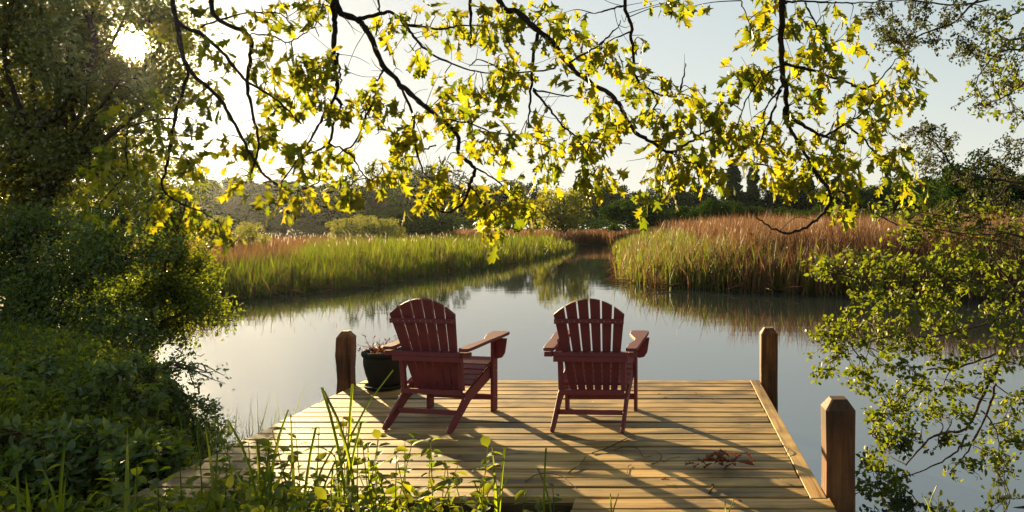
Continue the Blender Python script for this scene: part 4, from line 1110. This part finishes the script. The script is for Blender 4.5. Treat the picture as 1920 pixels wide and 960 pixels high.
# ------------------------------------------------------------------ far trees
def crown_mesh(seed, kind, n, mat):
    """unit tree: height 1, returns crown mesh and trunk mesh"""
    r = np.random.default_rng(seed)
    global rng
    keep = rng; rng = r
    lv = Acc(); br_ = Acc()
    if kind == 'conifer':
        zz = r.uniform(.08, 1, 46)
        cs = [(np.array([math.cos(a) * q, math.sin(a) * q, z_ - q * .25]), .055 + .05 * (1 - z_)) for z_ in zz for a, q in [(r.uniform(0, 6.28), (1 - z_) * .26 * r.uniform(.3, 1))]]
    elif kind == 'upright':
        cs = [(np.array([r.normal(0, .20) * (.35 + z_), r.normal(0, .20) * (.35 + z_), z_]), r.uniform(.05, .10)) for z_ in r.uniform(.12, .97, 40)]
    else:
        cs = []
        for _ in range(44):
            v = unit(r.normal(0, 1, 3)); q = r.uniform(.55, 1)
            cs.append((np.array([v[0] * .40 * q, v[1] * .40 * q, .56 + v[2] * .38 * q]), r.uniform(.08, .15)))
        if kind == 'bush': cs = [(c * np.array([1.25, 1.25, .95]) - np.array([0, 0, .02]), s_) for c, s_ in cs]
    per = n // len(cs)
    for c, s_ in cs:
        m_ = per
        cc = c + unit(r.normal(0, 1, (m_, 3))) * s_ * r.uniform(.3, 1, (m_, 1)) ** .5
        cc[:, 2] = np.maximum(cc[:, 2], .01)
        nn_ = unit(cc - c) + r.normal(0, .45, (m_, 3)); V, Fc = leaves(cc, np.cross(nn_, r.normal(0, 1, (m_, 3))), nn_, r.uniform(.6, 1.3, m_) * .036, .030, 4); lv.add(V, Fc)
        b0 = np.array([0, 0, max(.05, c[2] * .45)])
        br_.add(*tube(catmull([b0, (b0 + c) / 2 + r.normal(0, .02, 3), c], 3), .009, .002, 4))
    if kind == 'upright':
        for _ in range(46):
            b0 = np.array([r.normal(0, .03), r.normal(0, .03), .15]); e = np.array([r.normal(0, .20), r.normal(0, .20), r.uniform(.75, 1.12)])
            br_.add(*tube(catmull([b0, (b0 + e) / 2 + r.normal(0, .03, 3), e], 4), .007, .0015, 4))
    br_.add(*tube(catmull([(0, 0, -.05), (r.normal(0, .02), 0, .3), (0, r.normal(0, .02), .75)], 4), .026, .006, 6))
    cm = lv.mesh('crown', mat); tm_ = br_.mesh('trunk', M_bark)
    rng = keep
    return cm, tm_
PROTO = {
    'dark': [crown_mesh(s, 'round', 10500, M_far[0]) for s in (1, 2)], 'mid': [crown_mesh(s, 'round', 10500, M_far[1]) for s in (3, 4)], 'light': [crown_mesh(5, 'round', 4200, M_far[2])],
    'conifer': [crown_mesh(s, 'conifer', 8000, M_far[0]) for s in (6, 7)], 'upright': [crown_mesh(8, 'upright', 3000, M_far[1])], 'bush': [crown_mesh(s, 'bush', 7500, M_far[1]) for s in (9, 10)], 'lbush': [crown_mesh(11, 'bush', 4500, M_far[2])]}
# (pixel x of the stem, pixel y of the top, distance, width/height ratio, kind)
FT = [(250, 345, 95, 1.3, 'mid'), (320, 338, 92, 1.3, 'dark'), (375, 340, 90, 1.3, 'mid'), (425, 334, 95, 1.4, 'dark'), (480, 340, 92, 1.3, 'dark'), (530, 338, 96, 1.3, 'dark'), (585, 348, 90, 1.3, 'dark'), (640, 345, 95, 1.3, 'mid'), (690, 350, 92, 1.3, 'dark'),
      (742, 338, 80, 1.1, 'mid'), (805, 326, 82, 1.1, 'mid'), (860, 340, 84, 1.1, 'mid'), (705, 325, 78, 1.0, 'upright'), (770, 300, 80, 1.0, 'upright'), (830, 318, 82, 1.1, 'upright'), (800, 370, 76, 1.3, 'bush'), (735, 380, 74, 1.3, 'bush'), (880, 352, 88, 1.3, 'mid'), (925, 342, 92, 1.2, 'mid'), (970, 338, 90, 1.2, 'mid'), (1008, 365, 86, 1.2, 'dark'),
      (1055, 335, 84, 1.15, 'light'), (1092, 352, 118, 1.3, 'dark'), (1118, 356, 116, 1.3, 'mid'), (1110, 352, 96, 1.3, 'dark'), (1150, 345, 98, 1.2, 'dark'), (1185, 362, 90, 1.5, 'bush'), (1225, 350, 96, 1.3, 'dark'), (1255, 372, 88, 1.5, 'bush'), (1275, 335, 98, 1.3, 'conifer'), (1310, 348, 96, 1.4, 'dark'), (1345, 365, 90, 1.5, 'bush'),
      (1375, 308, 98, 1.3, 'conifer'), (1413, 318, 99, 1.3, 'conifer'), (1445, 345, 95, 1.4, 'dark'), (1480, 340, 97, 1.3, 'dark'), (1515, 330, 96, 1.3, 'conifer'), (1550, 345, 94, 1.4, 'dark'), (1590, 338, 95, 1.3, 'dark'), (1630, 350, 92, 1.4, 'mid'), (1670, 338, 94, 1.3, 'dark'),
      (1710, 335, 90, 1.3, 'mid'), (1750, 330, 88, 1.3, 'dark'), (1830, 292, 62, 1.1, 'dark'), (1790, 330, 75, 1.3, 'mid'), (1900, 320, 70, 1.2, 'mid'), (1960, 310, 72, 1.2, 'dark'), (1430, 375, 86, 1.6, 'bush'), (1540, 378, 84, 1.6, 'bush'),
      (668, 395, 62, 1.5, 'lbush'), (715, 402, 60, 1.4, 'lbush'), (430, 395, 34, 1.0, 'lbush'), (470, 425, 36, 1.0, 'lbush'), (2030, 320, 80, 1.3, 'dark'), (180, 350, 92, 1.3, 'dark'), (100, 350, 95, 1.3, 'mid'), (20, 345, 95, 1.3, 'dark')] + [(230 + 58 * q, 352 + 6 * (q % 2), 112 + 2 * (q % 3), 1.4, 'dark') for q in range(10)]
WORD = {'dark': ('deciduous_tree', 'dark green rounded tree in far background'), 'mid': ('deciduous_tree', 'hazy mid green rounded tree in far background'), 'light': ('deciduous_tree', 'airy yellow green tree'), 'conifer': ('conifer_tree', 'dark pointed conifer in far tree line'),
        'upright': ('willow_tree', 'thin far willow with upright bare twigs'), 'bush': ('far_bush', 'green bush at foot of far tree line'), 'lbush': ('far_bush', 'yellow green bush among the reeds')}
cnt = {}
for (px, py, Y, wr, kd) in sorted(FT, key=lambda a: a[0]):
    if Y > 76 and px > 720 and kd not in ('light', 'lbush', 'bush'): Y *= 1.9
    x = (px - PX) / F * Y; gz = float(height(np.array([x]), np.array([Y]))[0])
    gz = max(gz, .02)
    H = CZ + (PY - py) / F * Y - gz
    k = cnt.get(kd, 0); cnt[kd] = k + 1
    cm, tm_ = PROTO[kd][k % len(PROTO[kd])]
    root = empty(WORD[kd][0], (x, Y, gz), rng.uniform(0, 6.28))
    root.scale = (H * wr, H * wr, H)
    if kd == 'light': lab = 'airy yellow green round tree standing alone before the dark far tree line'
    else: lab = f'{WORD[kd][1]}, {nth(k)} such from the left'
    tag(root, lab, 'bush' if 'bush' in kd else 'tree', 'far tree line beyond the marsh')
    mobj('trunk', tm_, root); mobj('crown', cm, root)

# distant woodland floor cover so no bare strip shows between the trunks
x = rng.uniform(-130, 100, 30000); y = rng.uniform(100, 120, 30000); d = sdist(x, y); ok = d > 1; x, y = x[ok], y[ok]; z = height(x, y); n = len(x)
V, Fc = leaves(np.stack([x, y, z + rng.uniform(0, 1, n) ** 1.5 * 3.2], 1), rand_dirs(n, .3), rand_dirs(n, .5), rng.uniform(.3, .6, n), .35, 4)
tag(mobj('undergrowth', fmesh('undergrowth', V, Fc, M_far[0])), 'dark undergrowth along the foot of the far woods', 'undergrowth', kind='stuff')

# ------------------------------------------------------------------ foreground plants on the near bank
DK = lambda x, y: (x > X0 - .05) & (x < X1 + .2) & (y > yn - .02)
n = 75000
x = rng.uniform(-9.5, -.52, n); y = 2.0 + 7.5 * rng.random(n) ** 1.3
d = sdist(x, y); ok = (d > .05) & ~DK(x, y) & (x > -.80 * y - 1.2)
x, y, d = x[ok], y[ok], d[ok]; n = len(x); z = height(x, y)
tall = (.30 + .16 * patch(x, y, 2.3) + .12 * np.clip((-x - 3) / 2, 0, 1)) * np.clip(.4 + d, .3, 1)
tall = np.where((x > -3.2) & (y < yn) & (y > 2.9), .46 + .14 * patch(x, y, 3.0), tall)
tall = np.where(x > -1.25, tall * .6, tall)
zz = z + tall * rng.random(n) ** .6
V, Fc = leaves(np.stack([x, y, zz], 1), rand_dirs(n, .05), rand_dirs(n, 1.3), rng.uniform(.035, .082, n), rng.uniform(.022, .042, n), 7)
tag(mobj('ground_cover', fmesh('ground_cover', V, Fc, M_herb)), 'dense leafy ground cover over the near left bank', 'ground cover', kind='stuff')
st = rng.integers(0, n, 5000)
V, Fc = blades(x[st], y[st], z[st], tall[st] * 1.0, .004, .2)
tag(mobj('ground_cover_stems', fmesh('ground_cover_stems', V, Fc, M_blade)), 'thin stems among the ground cover on the left bank', 'ground cover', kind='stuff')
# grass on the bank
n = 16000
x = rng.uniform(-9, -.55, n); y = rng.uniform(2.2, 9, n); d = sdist(x, y); pt = patch(x, y, 1.4)
ok = (d > -.1) & ~DK(x, y) & (pt > .8) & (x > -.8 * y - 1)
far_l = (x < -4.0) & (x / y < -.72) & (y > 5.4) & (d > 0) & (rng.random(n) < .28)
ok |= far_l
x, y = x[ok], y[ok]; z = np.maximum(height(x, y), -.05); n = len(x)
hh = np.where(x / y < -.72, .62, .36) * rng.uniform(.5, 1.25, n)
V, Fc = blades(x, y, z, hh, .012, .26)
tag(mobj('bank_grass', fmesh('bank_grass', V, Fc, M_bgrass)), 'tall green grass growing on the left bank', 'grass', kind='stuff')
# thin grass at the water's edge against the bright water
V, Fc = blades(*(lambda q: (q[:, 0], q[:, 1], np.full(len(q), .0)))(np.stack([rng.uniform(-3.95, -3.0, 150), rng.uniform(5.1, 6.3, 150)], 1)), rng.uniform(.25, .6, 150), .006, .28)
tag(mobj('shore_grass', fmesh('shore_grass', V, Fc, M_blade)), 'thin grass blades rising from the water beside the left dock edge', 'grass', kind='stuff')

HLEAF = []
for s in range(3):
    V, Fc = leaves(np.zeros((1, 3)), np.array([[1., 0, 0]]), np.array([[0., 0, 1.]]), 1.0, .58 + .06 * s, 7)
    HLEAF.append(fmesh('herb_leaf', V, Fc, M_herb))
def herb(px, ytop, Y, k, nleaf):
    xb = (px - PX) / F * Y; gz = float(height(np.array([xb]), np.array([Y]))[0])
    H = CZ - (ytop - PY) / F * Y - gz
    H = min(max(H, .15), 1.0)
    root = empty('leafy_weed', (xb, Y, gz))
    tag(root, f'leafy green weed on near bank in front of dock, {nth(k)} weed from the left', 'plant', 'leafy weeds before the dock')
    lean = rng.normal(0, .10, 2)
    pts = catmull([(0, 0, 0), (lean[0] * H * .3, lean[1] * H * .3, H * .5), (lean[0] * H, lean[1] * H, H)], 6)
    V, Q = tube(pts, .0045, .0018, 5); mobj('stem', fmesh('stem', V, Q, M_blade), root)
    for j in range(nleaf):
        s = (j + 1) / nleaf; s = .18 + .82 * s
        q = pts[min(int(s * (len(pts) - 1)), len(pts) - 1)]
        a = j * 2.4 + rng.normal(0, .3)
        o = mobj('leaf', HLEAF[j % 3], root); o.location = q
        L = rng.uniform(.065, .11) * (1.15 - .45 * s)
        o.scale = (L, L, L); o.rotation_euler = (rng.normal(0, .3), rng.normal(-.15, .35), a)
HB_ = [(30, 880, 3.2), (95, 850, 3.4), (150, 900, 3.0), (205, 860, 3.3), (260, 880, 3.2), (300, 850, 3.6), (345, 870, 3.5), (385, 860, 3.7), (420, 840, 3.7), (455, 850, 3.6), (490, 835, 3.7), (520, 850, 3.6), (560, 800, 3.7), (590, 810, 3.65), (625, 800, 3.7), (650, 785, 3.75),
       (668, 800, 3.6), (700, 830, 3.75), (730, 835, 3.7), (760, 830, 3.75), (780, 850, 3.6), (800, 830, 3.75), (820, 870, 3.7), (850, 880, 3.65), (880, 890, 3.75), (645, 860, 3.5), (580, 870, 3.5), (700, 880, 3.5), (750, 890, 3.5), (540, 890, 3.4), (480, 900, 3.3), (610, 900, 3.4),
       (900, 915, 3.7), (965, 905, 3.7), (1010, 935, 3.7), (70, 780, 4.6), (180, 790, 4.6), (270, 800, 4.4), (120, 720, 5.4), (230, 740, 5.2), (1045, 925, 3.75), (670, 915, 3.35), (800, 915, 3.45)]
HB_ += [(float(rng.uniform(400, 900)), float(rng.uniform(815, 905)), float(rng.uniform(3.3, 3.85))) for _ in range(26)]
for k, (px, yt, Y) in enumerate(sorted(HB_)): herb(px, yt, Y, k, int(rng.integers(13, 19)))

def blade_mesh(seed):
    r = np.random.default_rng(seed); n = 8; V = []; T = []
    bend = [0.05, .25, .12, .5][seed % 4]
    for k in range(n):
        s = k / (n - 1); wd = .5 * (1 - s ** 2.2) * (.55 + .45 * min(1, s * 5)) + .004
        x_ = bend * s ** 2.3; z_ = s - bend * .35 * s ** 3
        V += [(x_, -wd, z_), (x_ - .012, 0, z_), (x_, wd, z_)]
    for k in range(n - 1):
        a = k * 3
        T += [(a, a + 1, a + 4, a + 3), (a + 1, a + 2, a + 5, a + 4)]
    V = np.array(V); V[:, 1] *= .045
    return fmesh('iris_leaf', V, T, M_blade, True)
IB = [blade_mesh(s) for s in range(4)]
# (base px, depth, [(tip dx px, tip py, blade kind), ...])
IR = [(50, 3.0, [(-15, 868, 0), (5, 900, 1), (-30, 905, 3)]), (110, 3.1, [(10, 840, 0), (-12, 880, 1), (30, 890, 2)]), (255, 3.3, [(-40, 815, 1), (10, 870, 0)]), (405, 3.4, [(-40, 800, 2), (0, 850, 0), (20, 880, 1)]), (470, 3.3, [(-30, 795, 1), (-5, 830, 0), (15, 860, 0), (-50, 880, 3)]),
      (520, 3.35, [(25, 778, 1), (-15, 840, 0), (30, 865, 1)]), (566, 3.35, [(-22, 775, 0), (20, 800, 2), (50, 850, 1), (-40, 880, 2)]), (640, 3.4, [(35, 795, 2), (-35, 745, 1), (5, 870, 0)]), (655, 3.6, [(8, 720, 0), (-45, 720, 2), (60, 760, 3)]), (705, 3.45, [(-30, 835, 0), (-12, 880, 1)]),
      (930, 3.6, [(-14, 850, 1), (15, 838, 0), (-2, 880, 0), (30, 895, 1), (-40, 900, 2)]), (1030, 3.7, [(0, 840, 0), (-14, 885, 1)]), (600, 3.3, [(-10, 900, 0), (25, 880, 1), (40, 905, 3)]), (1150, 3.72, [(-4, 925, 0), (12, 935, 1)]), (1745, 3.9, [(15, 915, 1), (-20, 935, 3), (5, 940, 0)]), (1355, 3.7, [(0, 935, 0), (14, 940, 1)])]
for k, (px, Y, bl_) in enumerate(sorted(IR)):
    xb = (px - PX) / F * Y
    on = DK(np.array([xb]), np.array([Y]))[0]
    gz = float(height(np.array([xb]), np.array([Y]))[0]); gz = max(gz, 0)
    root = empty('iris_clump', (xb, Y, gz))
    tag(root, f'clump of long upright sword leaves in the foreground, {nth(k)} clump from the left', 'plant', 'sword leaf clumps in the foreground')
    for dx, pt, kd in bl_:
        H = max(CZ - (pt - PY) / F * Y - gz, .12); L = H / (1 - [.05, .25, .12, .5][kd] * .35)
        o = mobj('leaf', IB[kd], root); o.location = (rng.normal(0, .02), rng.normal(0, .02), 0)
        tx = dx / F * Y - [.05, .25, .12, .5][kd] * L * (1 if dx >= 0 else -1)
        o.scale = (L, rng.uniform(.55, .8), L); o.rotation_euler = (0, math.atan2(tx, L) * (1 if dx >= 0 else -1), rng.normal(0, .5) + (0 if dx >= 0 else math.pi))

# ------------------------------------------------------------------ haze
bm = bmesh.new(); bmesh.ops.create_cube(bm, size=1)
m, t, out = new_mat('damp_air')
vol = nd(t, 'ShaderNodeVolumePrincipled')
vol.inputs['Color'].default_value = (.86, .92, 1, 1); vol.inputs['Density'].default_value = .00009; vol.inputs['Anisotropy'].default_value = .9
t.links.new(vol.outputs[0], out.inputs['Volume'])
hzo = mobj('haze', bm_mesh('haze', bm, m), None, (0, 500, 10))
hzo.scale = (3600, 4400, 24)
tag(hzo, 'thin damp morning haze hanging over the marsh', 'haze', kind='stuff')
